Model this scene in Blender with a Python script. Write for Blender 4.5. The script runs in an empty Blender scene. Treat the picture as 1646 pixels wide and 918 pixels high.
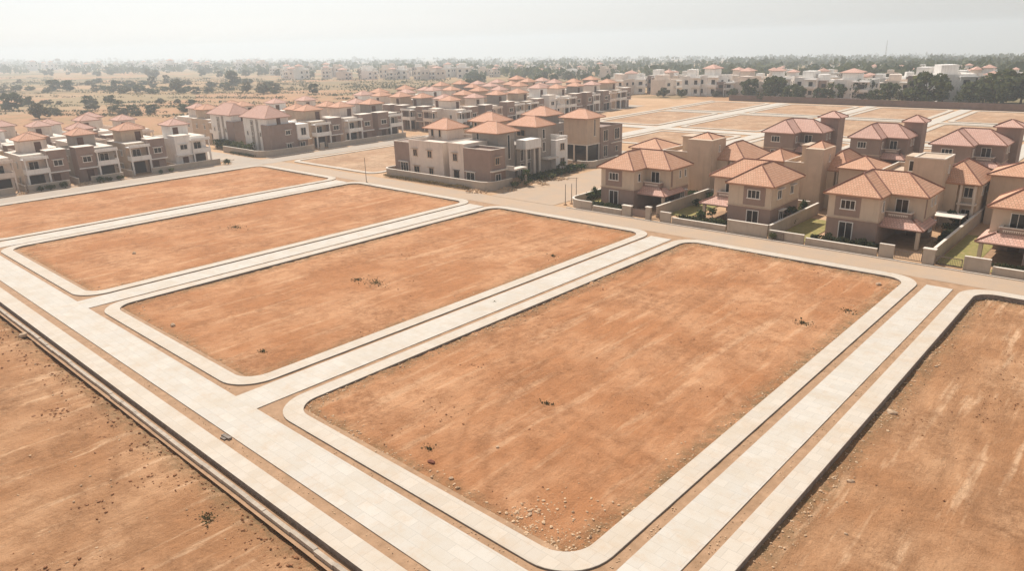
import bpy, bmesh, math, random
from mathutils import Vector, Matrix, noise
R = math.radians
rng = random.Random(7)
sc = bpy.context.scene
col = sc.collection

# ------------------------------------------------------------------ camera
F, PITCH, ROLL, YAW, CAMH = 1166.03, 0.327883648, -0.029944083, -0.748128956, 25.0
PW, PH = 1646.0, 918.0
fw = Vector((math.sin(YAW)*math.cos(PITCH), math.cos(YAW)*math.cos(PITCH), -math.sin(PITCH)))
r0 = Vector((math.cos(YAW), -math.sin(YAW), 0)); u0 = r0.cross(fw)
cr, sr = math.cos(ROLL), math.sin(ROLL)
rt = r0*cr + u0*sr; up = u0*cr - r0*sr
cam_d = bpy.data.cameras.new('camera'); cam = bpy.data.objects.new('camera', cam_d); col.objects.link(cam)
cam.matrix_world = Matrix(((rt.x, up.x, -fw.x, 0), (rt.y, up.y, -fw.y, 0), (rt.z, up.z, -fw.z, CAMH), (0, 0, 0, 1)))
cam_d.sensor_width = 36; cam_d.lens = F/PW*36; cam_d.clip_end = 30000; cam_d.clip_start = .5
sc.camera = cam
sc.cycles.volume_bounces = 3
# ------------------------------------------------------------------ light
SUN_EL, SUN_AZ = R(54), math.atan2(-0.92, 0.39)      # azimuth from +Y towards +X
w = bpy.data.worlds.new('World'); sc.world = w; w.use_nodes = True
nt = w.node_tree; nt.nodes.clear()
wo = nt.nodes.new('ShaderNodeOutputWorld'); bg = nt.nodes.new('ShaderNodeBackground'); sk = nt.nodes.new('ShaderNodeTexSky')
hs = nt.nodes.new('ShaderNodeHueSaturation')
sk.sky_type = 'NISHITA'; sk.sun_disc = False; sk.sun_elevation = SUN_EL; sk.sun_rotation = SUN_AZ
sk.air_density = 1.0; sk.dust_density = 1.0; sk.ozone_density = 1.0; sk.altitude = 300
hs.inputs['Saturation'].default_value = .2
bg.inputs['Strength'].default_value = .10
nt.links.new(sk.outputs[0], hs.inputs['Color']); nt.links.new(hs.outputs[0], bg.inputs[0]); nt.links.new(bg.outputs[0], wo.inputs[0])
sd = bpy.data.lights.new('sun', 'SUN'); sd.energy = 4.5; sd.angle = R(.8); sd.color = (1, .93, .84)
so = bpy.data.objects.new('sun', sd); col.objects.link(so)
sdir = Vector((math.sin(SUN_AZ)*math.cos(SUN_EL), math.cos(SUN_AZ)*math.cos(SUN_EL), math.sin(SUN_EL)))
so.rotation_euler = sdir.to_track_quat('Z', 'Y').to_euler(); so.location = (0, 0, 60)
vs = sc.view_settings; vs.view_transform = 'Standard'; vs.look = 'None'; vs.gamma = 1; vs.exposure = .2
sc.display_settings.display_device = 'sRGB'

# ------------------------------------------------------------------ terrain height (flat estate, land falling away gently beyond it)
fh = Vector((fw.x, fw.y)).normalized(); rh = Vector((r0.x, r0.y))
def terr(x, y):
    f = x*fh.x + y*fh.y; l = x*rh.x + y*rh.y
    d = math.hypot(x, y)
    if f <= 1: return 0.0
    a = max(.001, min(.045, .0225 + .0256*max(-.9, min(.9, l/f))))
    t = max(0.0, f - 330); t = t*t/(t + 120)
    return -t*a
def ground(px, py):
    d = fw*F + rt*(px - PW/2) - up*(py - PH/2)
    t0 = 40.0; d = d.normalized(); lo = None
    t = 20.0
    while t < 9000:
        x, y, z = d.x*t, d.y*t, CAMH + d.z*t
        if z < terr(x, y):
            a, b = t/1.03, t
            for _ in range(20):
                m = (a + b)/2
                if CAMH + d.z*m < terr(d.x*m, d.y*m): b = m
                else: a = m
            return d.x*b, d.y*b, terr(d.x*b, d.y*b)
        t *= 1.03
    return d.x*t, d.y*t, terr(d.x*t, d.y*t)

# ------------------------------------------------------------------ materials
def mat(name, c, rough=.85, spec=.3, var=.12, vscale=.6, bump=0, bscale=20, c2=None, metal=0, dirt=0):
    m = bpy.data.materials.new(name); m.use_nodes = True
    t = m.node_tree; n = t.nodes; L = t.links; b = n['Principled BSDF']
    b.inputs['Roughness'].default_value = rough; b.inputs['Specular IOR Level'].default_value = spec; b.inputs['Metallic'].default_value = metal
    g = n.new('ShaderNodeNewGeometry')
    nz = n.new('ShaderNodeTexNoise'); nz.inputs['Scale'].default_value = vscale; nz.inputs['Detail'].default_value = 5; nz.inputs['Roughness'].default_value = .65
    L.new(g.outputs['Position'], nz.inputs['Vector'])
    rp = n.new('ShaderNodeValToRGB'); rp.color_ramp.elements[0].position = .3; rp.color_ramp.elements[1].position = .7
    ca = c2 if c2 else tuple(x*(1 - var) for x in c); cb = c if c2 else tuple(min(1, x*(1 + var)) for x in c)
    rp.color_ramp.elements[0].color = (*ca, 1); rp.color_ramp.elements[1].color = (*cb, 1)
    L.new(nz.outputs['Fac'], rp.inputs['Fac'])
    out = rp.outputs[0]
    if dirt:        # streaky weather stains running down the wall
        mp = n.new('ShaderNodeMapping'); mp.inputs['Scale'].default_value = (1.6, 1.6, .22)
        L.new(g.outputs['Position'], mp.inputs['Vector'])
        n2 = n.new('ShaderNodeTexNoise'); n2.inputs['Scale'].default_value = 1.3; n2.inputs['Detail'].default_value = 6
        L.new(mp.outputs[0], n2.inputs['Vector'])
        r2 = n.new('ShaderNodeValToRGB'); r2.color_ramp.elements[0].position = .5; r2.color_ramp.elements[1].position = .72
        r2.color_ramp.elements[0].color = (0, 0, 0, 1); r2.color_ramp.elements[1].color = (dirt, dirt, dirt, 1)
        L.new(n2.outputs['Fac'], r2.inputs['Fac'])
        mx = n.new('ShaderNodeMix'); mx.data_type = 'RGBA'; mx.inputs['B'].default_value = (.16, .12, .09, 1)
        L.new(r2.outputs[0], mx.inputs['Factor']); L.new(out, mx.inputs['A']); out = mx.outputs['Result']
    L.new(out, b.inputs['Base Color'])
    if bump:
        n3 = n.new('ShaderNodeTexNoise'); n3.inputs['Scale'].default_value = bscale; n3.inputs['Detail'].default_value = 4
        L.new(g.outputs['Position'], n3.inputs['Vector'])
        bp = n.new('ShaderNodeBump'); bp.inputs['Strength'].default_value = bump; bp.inputs['Distance'].default_value = .05
        L.new(n3.outputs['Fac'], bp.inputs['Height']); L.new(bp.outputs[0], b.inputs['Normal'])
    return m

def mixn(n, L, a, b, f, blend='MIX'):
    mx = n.new('ShaderNodeMix'); mx.data_type = 'RGBA'; mx.blend_type = blend
    for s, v in (('A', a), ('B', b)):
        if isinstance(v, tuple): mx.inputs[s].default_value = (*v, 1)
        else: L.new(v, mx.inputs[s])
    if isinstance(f, (int, float)): mx.inputs['Factor'].default_value = f
    else: L.new(f, mx.inputs['Factor'])
    return mx.outputs['Result']
def noisen(n, L, vec, scale, detail=4, rough=.6, mp=None, lo=.4, hi=.6, rot=0):
    if mp:
        m = n.new('ShaderNodeMapping'); m.inputs['Scale'].default_value = mp; m.inputs['Rotation'].default_value = (0, 0, rot)
        L.new(vec, m.inputs['Vector']); vec = m.outputs[0]
    t = n.new('ShaderNodeTexNoise'); t.inputs['Scale'].default_value = scale; t.inputs['Detail'].default_value = detail; t.inputs['Roughness'].default_value = rough
    L.new(vec, t.inputs['Vector'])
    r = n.new('ShaderNodeMapRange'); r.inputs['From Min'].default_value = lo; r.inputs['From Max'].default_value = hi
    L.new(t.outputs['Fac'], r.inputs['Value'])
    return r.outputs[0]

def soil_mat(name, ca, cb, cdark, streak=.5, rot=0.0):
    m = bpy.data.materials.new(name); m.use_nodes = True
    t = m.node_tree; n = t.nodes; L = t.links; b = n['Principled BSDF']
    b.inputs['Roughness'].default_value = .95; b.inputs['Specular IOR Level'].default_value = .1
    P = n.new('ShaderNodeNewGeometry').outputs['Position']
    base = mixn(n, L, ca, cb, noisen(n, L, P, .11, 6, .62, lo=.42, hi=.62))
    st = noisen(n, L, P, 1.0, 5, .6, mp=(.8, .11, 1), lo=.46, hi=.64, rot=rot)
    mm = n.new('ShaderNodeMath'); mm.operation = 'MULTIPLY'; mm.inputs[1].default_value = streak; L.new(st, mm.inputs[0])
    base = mixn(n, L, base, tuple(x*.80 for x in ca), mm.outputs[0])
    st2 = noisen(n, L, P, 1.0, 4, .6, mp=(1.0, .10, 1), lo=.55, hi=.66, rot=rot)
    m2 = n.new('ShaderNodeMath'); m2.operation = 'MULTIPLY'; m2.inputs[1].default_value = min(.8, streak*1.5); L.new(st2, m2.inputs[0])
    base = mixn(n, L, base, (.72, .47, .29), m2.outputs[0])
    mo = noisen(n, L, P, .55, 10, .78, lo=.48, hi=.64)
    m4 = n.new('ShaderNodeMath'); m4.operation = 'MULTIPLY'; m4.inputs[1].default_value = .8; L.new(mo, m4.inputs[0])
    base = mixn(n, L, base, tuple(x*.72 for x in ca), m4.outputs[0])
    big_ = n.new('ShaderNodeMath'); big_.operation = 'MULTIPLY'; L.new(noisen(n, L, P, .16, 5, .6, lo=.46, hi=.62), big_.inputs[0]); L.new(noisen(n, L, P, 1.3, 9, .8, lo=.42, hi=.62), big_.inputs[1])
    base = mixn(n, L, base, tuple(x*.58 for x in ca), n_mul(n, L, big_.outputs[0], .9))
    tk = n.new('ShaderNodeAttribute'); tk.attribute_name = 'track'
    tm = n.new('ShaderNodeMath'); tm.operation = 'MULTIPLY'; L.new(tk.outputs['Fac'], tm.inputs[0]); L.new(noisen(n, L, P, .9, 6, .7, lo=.35, hi=.6), tm.inputs[1])
    base = mixn(n, L, base, tuple(x*.62 for x in ca), n_mul(n, L, tm.outputs[0], .75))
    # clods and crumbs
    cl = noisen(n, L, P, 2.6, 12, .85, lo=.62, hi=.69)
    m3 = n.new('ShaderNodeMath'); m3.operation = 'MULTIPLY'; m3.inputs[1].default_value = .7; L.new(cl, m3.inputs[0])
    base = mixn(n, L, base, cdark, m3.outputs[0])
    fn = noisen(n, L, P, 9, 6, .8, lo=.3, hi=.75)
    base = mixn(n, L, base, tuple(x*1.15 for x in cb), n_mul(n, L, fn, .30))
    # gravelly verge along the kerbs
    at = n.new('ShaderNodeAttribute'); at.attribute_name = 'edge'
    em = n.new('ShaderNodeMath'); em.operation = 'MULTIPLY'; L.new(at.outputs['Fac'], em.inputs[0]); L.new(noisen(n, L, P, 1.6, 8, .75, lo=.38, hi=.62), em.inputs[1])
    base = mixn(n, L, base, (.22, .15, .08), n_mul(n, L, em.outputs[0], 1.0))
    L.new(base, b.inputs['Base Color'])
    hgt = n.new('ShaderNodeMath'); hgt.operation = 'ADD'
    L.new(noisen(n, L, P, 2.2, 9, .75, lo=0, hi=1), hgt.inputs[0]); L.new(n_mul(n, L, noisen(n, L, P, 1, 6, .7, mp=(1.1, .22, 1), lo=0, hi=1, rot=rot), .7), hgt.inputs[1])
    bp = n.new('ShaderNodeBump'); bp.inputs['Strength'].default_value = 1.0; bp.inputs['Distance'].default_value = .22
    L.new(hgt.outputs[0], bp.inputs['Height']); L.new(bp.outputs[0], b.inputs['Normal'])
    return m
def n_mul(n, L, s, k):
    mm = n.new('ShaderNodeMath'); mm.operation = 'MULTIPLY'; mm.inputs[1].default_value = k; L.new(s, mm.inputs[0]); return mm.outputs[0]

def paving_mat(name, c, slab=(1.2, .6), rot=0, joint=.14):
    m = bpy.data.materials.new(name); m.use_nodes = True
    t = m.node_tree; n = t.nodes; L = t.links; b = n['Principled BSDF']
    b.inputs['Roughness'].default_value = .8; b.inputs['Specular IOR Level'].default_value = .25
    P = n.new('ShaderNodeNewGeometry').outputs['Position']
    mp = n.new('ShaderNodeMapping'); mp.inputs['Rotation'].default_value = (0, 0, rot); L.new(P, mp.inputs['Vector'])
    br = n.new('ShaderNodeTexBrick'); br.inputs['Scale'].default_value = 1
    br.inputs['Brick Width'].default_value = slab[0]; br.inputs['Row Height'].default_value = slab[1]; br.inputs['Mortar Size'].default_value = .012
    br.inputs['Color1'].default_value = (*c, 1); br.inputs['Color2'].default_value = (*(x*.91 for x in c), 1); br.inputs['Mortar'].default_value = (*(x*(1 - joint*2) for x in c), 1)
    L.new(mp.outputs[0], br.inputs['Vector'])
    base = mixn(n, L, br.outputs['Color'], tuple(c[i]*(.86, .80, .72)[i] for i in range(3)), n_mul(n, L, noisen(n, L, P, .35, 7, .68, lo=.45, hi=.68), .7))
    base = mixn(n, L, base, (.50, .36, .24), n_mul(n, L, noisen(n, L, P, .6, 10, .8, lo=.5, hi=.68), .5))
    base = mixn(n, L, base, (.30, .24, .19), n_mul(n, L, noisen(n, L, P, 4.5, 5, .7, mp=(1, 1, 1), lo=.72, hi=.76), .5))
    L.new(base, b.inputs['Base Color'])
    bp = n.new('ShaderNodeBump'); bp.inputs['Strength'].default_value = .3; bp.inputs['Distance'].default_value = .02
    L.new(noisen(n, L, P, 12, 5, .7, lo=0, hi=1), bp.inputs['Height']); L.new(bp.outputs[0], b.inputs['Normal'])
    return m

def tile_mat(name, c1, c2):
    m = bpy.data.materials.new(name); m.use_nodes = True
    t = m.node_tree; n = t.nodes; L = t.links; b = n['Principled BSDF']
    b.inputs['Roughness'].default_value = .75; b.inputs['Specular IOR Level'].default_value = .25
    uv = n.new('ShaderNodeUVMap').outputs[0]; P = n.new('ShaderNodeNewGeometry').outputs['Position']
    br = n.new('ShaderNodeTexBrick'); br.inputs['Scale'].default_value = 1; br.offset = .5
    br.inputs['Brick Width'].default_value = .34; br.inputs['Row Height'].default_value = .36; br.inputs['Mortar Size'].default_value = .035; br.inputs['Mortar Smooth'].default_value = .4
    br.inputs['Color1'].default_value = (*c1, 1); br.inputs['Color2'].default_value = (*c2, 1); br.inputs['Mortar'].default_value = (*(x*.6 for x in c1), 1)
    L.new(uv, br.inputs['Vector'])
    base = mixn(n, L, br.outputs['Color'], tuple(x*.8 for x in c1), n_mul(n, L, noisen(n, L, P, .9, 6, .7, lo=.45, hi=.7), .5))
    L.new(base, b.inputs['Base Color'])
    sp = n.new('ShaderNodeSeparateXYZ'); L.new(uv, sp.inputs[0])
    a = n.new('ShaderNodeMath'); a.operation = 'MULTIPLY'; a.inputs[1].default_value = 1/.36; L.new(sp.outputs['Y'], a.inputs[0])
    fr = n.new('ShaderNodeMath'); fr.operation = 'FRACT'; L.new(a.outputs[0], fr.inputs[0])
    bp = n.new('ShaderNodeBump'); bp.inputs['Strength'].default_value = .7; bp.inputs['Distance'].default_value = .06
    L.new(fr.outputs[0], bp.inputs['Height']); L.new(bp.outputs[0], b.inputs['Normal'])
    return m

def leaf_mat(name, c, c2):
    m = bpy.data.materials.new(name); m.use_nodes = True
    t = m.node_tree; n = t.nodes; L = t.links; b = n['Principled BSDF']
    b.inputs['Roughness'].default_value = .7; b.inputs['Specular IOR Level'].default_value = .2
    g = n.new('ShaderNodeNewGeometry')
    base = mixn(n, L, c, c2, g.outputs['Random Per Island'])
    base = mixn(n, L, base, tuple(x*.75 for x in c), noisen(n, L, g.outputs['Position'], .8, 3, .6, lo=.4, hi=.65))
    L.new(base, b.inputs['Base Color'])
    tl = n.new('ShaderNodeBsdfTranslucent'); L.new(base, tl.inputs['Color']); ms = n.new('ShaderNodeMixShader'); ms.inputs[0].default_value = .38
    L.new(b.outputs[0], ms.inputs[1]); L.new(tl.outputs[0], ms.inputs[2]); L.new(ms.outputs[0], n['Material Output'].inputs['Surface'])
    return m

M = {
 'soil': soil_mat('red_soil', (.43, .188, .082), (.575, .31, .168), (.12, .055, .028), .28, R(8)),
 'soil_field': soil_mat('field_soil', (.395, .19, .088), (.55, .315, .175), (.12, .065, .035), .6, R(-6)),
 'soil_far': soil_mat('far_soil', (.42, .25, .15), (.54, .37, .245), (.22, .14, .09), .2, R(8)),
 'verge': mat('verge_dirt', (.44, .27, .16), var=.25, vscale=1.2, bump=.5, bscale=6, c2=(.30, .18, .10)),
 'conc': paving_mat('pale_concrete_paving', (.58, .53, .465), (1.5, .75)),
 'walk': paving_mat('pale_footpath_paving', (.575, .505, .425), (.9, .9)),
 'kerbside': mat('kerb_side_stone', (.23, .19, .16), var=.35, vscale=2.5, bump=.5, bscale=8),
 'road': mat('dusty_road', (.40, .31, .235), var=.12, vscale=.25, bump=.3, bscale=5, c2=(.47, .33, .22)),
 'roadg': mat('dusty_asphalt', (.37, .32, .27), var=.12, vscale=.2, bump=.3, bscale=5, c2=(.45, .36, .28)),
 'cream': mat('cream_render', (.60, .485, .37), var=.07, dirt=.16),
 'tan': mat('tan_render', (.56, .43, .32), var=.08, dirt=.16),
 'brown': mat('brown_render', (.31, .22, .18), var=.10, dirt=.16),
 'mauve': mat('greyed_brown_render', (.30, .22, .185), var=.10, dirt=.16),
 'grey': mat('grey_render', (.36, .315, .275), var=.10, dirt=.16),
 'white': mat('white_render', (.84, .80, .75), var=.06, dirt=.16),
 'pink': mat('pale_pink_render', (.75, .64, .55), var=.07, dirt=.16),
 'cap': mat('white_coping', (.74, .66, .57), var=.06),
 'frame': mat('white_window_frame', (.78, .74, .68), rough=.5, var=.03),
 'darkframe': mat('dark_frame', (.06, .05, .045), rough=.5, var=.05),
 'glass': mat('dark_window_glass', (.022, .021, .022), rough=.15, spec=.35, var=.2),
 'dark': mat('interior_shade_dark_frame', (.05, .04, .035), rough=.9, var=.2),  # near-black: painted shade on porch ceiling and garage panel, also some window frames
 'wood': mat('brown_door', (.12, .06, .04), rough=.5, var=.2),
 'tile': tile_mat('terracotta_tile', (.66, .355, .22), (.74, .44, .29)),
 'tile2': tile_mat('orange_tile', (.70, .37, .23), (.76, .44, .31)),
 'tile3': tile_mat('pink_faded_tile', (.68, .40, .31), (.76, .49, .40)),
 'ridge': mat('ridge_cap_tile', (.22, .10, .07), var=.2),
 'ridgel': mat('light_ridge_cap', (.66, .42, .30), var=.1),
 'wallc': mat('compound_wall_render', (.45, .38, .31), var=.10, dirt=.16, vscale=.8),
 'walld': mat('brick_compound_wall', (.20, .135, .11), var=.2, dirt=.2),
 'gate': mat('painted_steel', (.16, .12, .10), rough=.5, var=.1),
 'metal': mat('weathered_pole', (.20, .18, .16), rough=.6, var=.15),
 'lawn': mat('dry_lawn', (.20, .20, .05), var=.2, vscale=1.5, bump=.6, bscale=18, c2=(.36, .27, .11)),
 'leaf': leaf_mat('green_leaves', (.045, .075, .025), (.11, .14, .045)),
 'leafo': leaf_mat('olive_leaves', (.085, .10, .035), (.16, .165, .06)),
 'leafd': leaf_mat('dark_leaves', (.05, .06, .028), (.11, .115, .05)),
 'leafm': leaf_mat('field_tree_leaves', (.085, .10, .045), (.16, .17, .075)),
 'leaff': leaf_mat('far_leaves', (.10, .095, .045), (.20, .17, .085)),
 'leafy': leaf_mat('dry_leaves', (.20, .15, .07), (.30, .22, .10)),
 'bark': mat('bark', (.14, .10, .07), var=.2, vscale=4),
 'rock': mat('field_stone', (.50, .35, .23), var=.3, vscale=3, bump=.4, bscale=10),
 'rockr': mat('laterite_boulder', (.20, .07, .04), var=.3, vscale=4, bump=.4, bscale=10),
 'peb': mat('pale_pebbles', (.58, .40, .25), var=.3, vscale=6),
 'plank': mat('scrap_timber', (.40, .31, .22), var=.3, vscale=3),
 'water_tank': mat('white_plastic', (.75, .74, .72), rough=.5, var=.05),
 'car': mat('white_car_paint', (.75, .75, .75), rough=.25, spec=.6, var=.02),
}

# ------------------------------------------------------------------ helpers
class MB:
    def __init__(s): s.v = []; s.f = []; s.uv = []
    def face(s, pts, uvs=None):
        i = len(s.v); s.v += [tuple(p) for p in pts]; s.f.append(tuple(range(i, i + len(pts))))
        s.uv += uvs if uvs else [(0, 0)]*len(pts)
    def box(s, x0, y0, z0, x1, y1, z1):
        x0, x1 = sorted((x0, x1)); y0, y1 = sorted((y0, y1)); z0, z1 = sorted((z0, z1))
        i = len(s.v)
        s.v += [(x0,y0,z0),(x1,y0,z0),(x1,y1,z0),(x0,y1,z0),(x0,y0,z1),(x1,y0,z1),(x1,y1,z1),(x0,y1,z1)]
        for q in ((0,3,2,1),(4,5,6,7),(0,1,5,4),(1,2,6,5),(2,3,7,6),(3,0,4,7)):
            s.f.append(tuple(i + k for k in q)); s.uv += [(0, 0)]*4
        return s
    def tube(s, a, b, ra, rb=None, n=6):
        a = Vector(a); b = Vector(b); rb = ra if rb is None else rb
        d = (b - a).normalized(); e = d.orthogonal().normalized(); g = d.cross(e); i = len(s.v)
        for p, rr in ((a, ra), (b, rb)):
            for k in range(n):
                t = 2*math.pi*k/n; s.v.append(tuple(p + (e*math.cos(t) + g*math.sin(t))*rr))
        for k in range(n):
            s.f.append((i + k, i + (k + 1) % n, i + n + (k + 1) % n, i + n + k)); s.uv += [(0, 0)]*4
        s.f.append(tuple(i + k for k in range(n - 1, -1, -1))); s.uv += [(0, 0)]*n
        s.f.append(tuple(i + n + k for k in range(n))); s.uv += [(0, 0)]*n
        return s
    def prism(s, pts, z0, z1):
        n = len(pts); i = len(s.v)
        s.v += [(p[0], p[1], z0) for p in pts] + [(p[0], p[1], z1) for p in pts]
        s.f.append(tuple(i + k for k in range(n - 1, -1, -1))); s.f.append(tuple(i + n + k for k in range(n))); s.uv += [(0, 0)]*(2*n)
        for k in range(n):
            s.f.append((i + k, i + (k + 1) % n, i + n + (k + 1) % n, i + n + k)); s.uv += [(0, 0)]*4
        return s
    def leaf(s, c, size, rg):
        a = Vector((rg.gauss(0, 1), rg.gauss(0, 1), rg.gauss(0, .7))).normalized(); b = a.orthogonal().normalized()
        q = Matrix.Rotation(rg.uniform(0, 6.28), 3, a) @ b; e = a.cross(q)
        c = Vector(c); h = size*rg.uniform(.6, 1.3); l = h*rg.uniform(.6, 1)
        s.face([c - q*h - e*l*.3, c + e*l, c + q*h - e*l*.2, c - e*l*.9])
    def build(s, name, m, parent=None, smooth=False):
        me = bpy.data.meshes.new(name); me.from_pydata(s.v, [], s.f); me.materials.append(M[m] if isinstance(m, str) else m)
        if any(u != (0, 0) for u in s.uv):
            ul = me.uv_layers.new(name='UVMap')
            for k, u in enumerate(s.uv): ul.data[k].uv = u
        if smooth:
            for p in me.polygons: p.use_smooth = True
        me.update()
        o = bpy.data.objects.new(name, me); col.objects.link(o)
        if parent: o.parent = parent
        return o
def tag(o, label=None, cat=None, group=None, kind=None):
    for k, v in (('label', label), ('category', cat), ('group', group), ('kind', kind)):
        if v: o[k] = v
    return o
def empty(name, loc=(0, 0, 0), rz=0, label=None, cat=None, group=None):
    o = bpy.data.objects.new(name, None); col.objects.link(o); o.location = loc; o.rotation_euler = (0, 0, rz); o.empty_display_size = .5
    return tag(o, label, cat, group)
KIDS = {}
def copy_tree(o, parent=None):
    c = o.copy(); col.objects.link(c)
    if parent: c.parent = parent
    for ch in list(o.children): copy_tree(ch, c)
    return c
USED = set()
def place(proto, loc, rz=0, label=None, group=None, scale=None):
    if proto.name in USED: o = copy_tree(proto)
    else: o = proto; USED.add(proto.name)
    o.location = loc; o.rotation_euler = (0, 0, rz)
    if scale: o.scale = scale if isinstance(scale, tuple) else (scale,)*3
    if label: o['label'] = label
    if group: o['group'] = group
    return o
def struct(o): o['kind'] = 'structure'; return o
def one(name, mb, m, label, cat, group=None, kind=None): return tag(mb.build(name, m), label, cat, group, kind)

def roof_faces(faces, thick, name, m, parent, caps=True, capm='ridge', capr=.10):
    """faces: list of 3-D polygons (top surface); gives tiles with eave thickness, ridge caps on hips"""
    mb = MB(); edges = {}
    for f in faces:
        p = [Vector(q) for q in f]
        nrm = (p[1] - p[0]).cross(p[2] - p[0]).normalized()
        if nrm.z < 0: p.reverse(); nrm = -nrm
        u = Vector((-nrm.y, nrm.x, 0))
        u = u.normalized() if u.length > 1e-5 else Vector((1, 0, 0)); v = nrm.cross(u)
        mb.face(p, [(q.dot(u) + 100, q.dot(v) + 100) for q in p])
        mb.face([Vector((q.x, q.y, q.z - thick)) for q in reversed(p)])
        for k in range(len(p)):
            a, b = p[k], p[(k + 1) % len(p)]
            key = tuple(sorted((tuple(round(c, 3) for c in a), tuple(round(c, 3) for c in b))))
            edges.setdefault(key, []).append((a, b, nrm))
    cap = MB()
    for key, l in edges.items():
        a, b, nn = l[0]
        if len(l) == 1: mb.face([a, Vector((a.x, a.y, a.z - thick)), Vector((b.x, b.y, b.z - thick)), b])
        elif caps and (a - b).length > .3:
            mid = (a + b)/2      # convex edge?
            n2 = l[1][2]; c2 = (nn + n2)
            if abs(a.z - b.z) > .05 or True:
                cap.tube(a + Vector((0, 0, .03)), b + Vector((0, 0, .03)), capr, n=5)
    rf = mb.build(name, m, parent)
    if caps and cap.v: cap.build('ridge_cap', capm, rf)
    return rf
def hip(x0, y0, x1, y1, z, t):
    w, d = x1 - x0, y1 - y0; h = min(w, d)/2; zz = z + h*t
    if abs(w - d) < .05:
        a = ((x0 + x1)/2, (y0 + y1)/2, zz); c = [(x0,y0,z),(x1,y0,z),(x1,y1,z),(x0,y1,z)]
        return [[c[k], c[(k + 1) % 4], a] for k in range(4)]
    if w > d:
        a = (x0 + h, (y0 + y1)/2, zz); b = (x1 - h, (y0 + y1)/2, zz)
        return [[(x0,y0,z),(x1,y0,z),b,a], [(x1,y0,z),(x1,y1,z),b], [(x1,y1,z),(x0,y1,z),a,b], [(x0,y1,z),(x0,y0,z),a]]
    a = ((x0 + x1)/2, y0 + h, zz); b = ((x0 + x1)/2, y1 - h, zz)
    return [[(x0,y0,z),(x1,y0,z),a], [(x1,y0,z),(x1,y1,z),b,a], [(x1,y1,z),(x0,y1,z),b], [(x0,y1,z),(x0,y0,z),a,b]]

def window(parent, d, c, w, h, n=2, frame='frame', shade=0, pane='glass', name='window'):
    """d: wall side it sits on ('-y','+x','-x','+y'); c = (x,y,z of centre) on the wall face"""
    x, y, z = c; fb = MB(); pb = MB(); t = .09
    def B(mb, a0, z0, a1, z1, dep, base=0.0):
        if d == '-y': mb.box(x + a0, y - base, z + z0, x + a1, y - dep, z + z1)
        elif d == '+y': mb.box(x + a0, y + base, z + z0, x + a1, y + dep, z + z1)
        elif d == '+x': mb.box(x + base, y + a0, z + z0, x + dep, y + a1, z + z1)
        else: mb.box(x - base, y + a0, z + z0, x - dep, y + a1, z + z1)
    B(fb, -w/2, h/2 - t, w/2, h/2, .10); B(fb, -w/2 - .08, -h/2 - .04, w/2 + .08, -h/2 + t, .16)
    B(fb, -w/2, -h/2 + t + .002, -w/2 + t, h/2 - t - .002, .10); B(fb, w/2 - t, -h/2 + t + .002, w/2, h/2 - t - .002, .10)
    for k in range(1, n):
        a = -w/2 + w*k/n; B(fb, a - .03, -h/2 + t + .002, a + .03, h/2 - t - .002, .085)
    if shade: B(fb, -w/2 - .25, h/2 + .08, w/2 + .25, h/2 + .17, shade)
    o = fb.build(name, frame, parent)
    B(pb, -w/2 + t, -h/2 + t, w/2 - t, h/2 - t, .03, .004); pb.build('pane', pane, o)
    return o
def parapet(mb, x0, y0, x1, y1, z, h=.7, t=.15):
    mb.box(x0, y0, z, x1, y0 + t, z + h); mb.box(x0, y1 - t, z, x1, y1, z + h)
    mb.box(x0, y0 + t + .002, z, x0 + t, y1 - t - .002, z + h); mb.box(x1 - t, y0 + t + .002, z, x1, y1 - t - .002, z + h)
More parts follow.
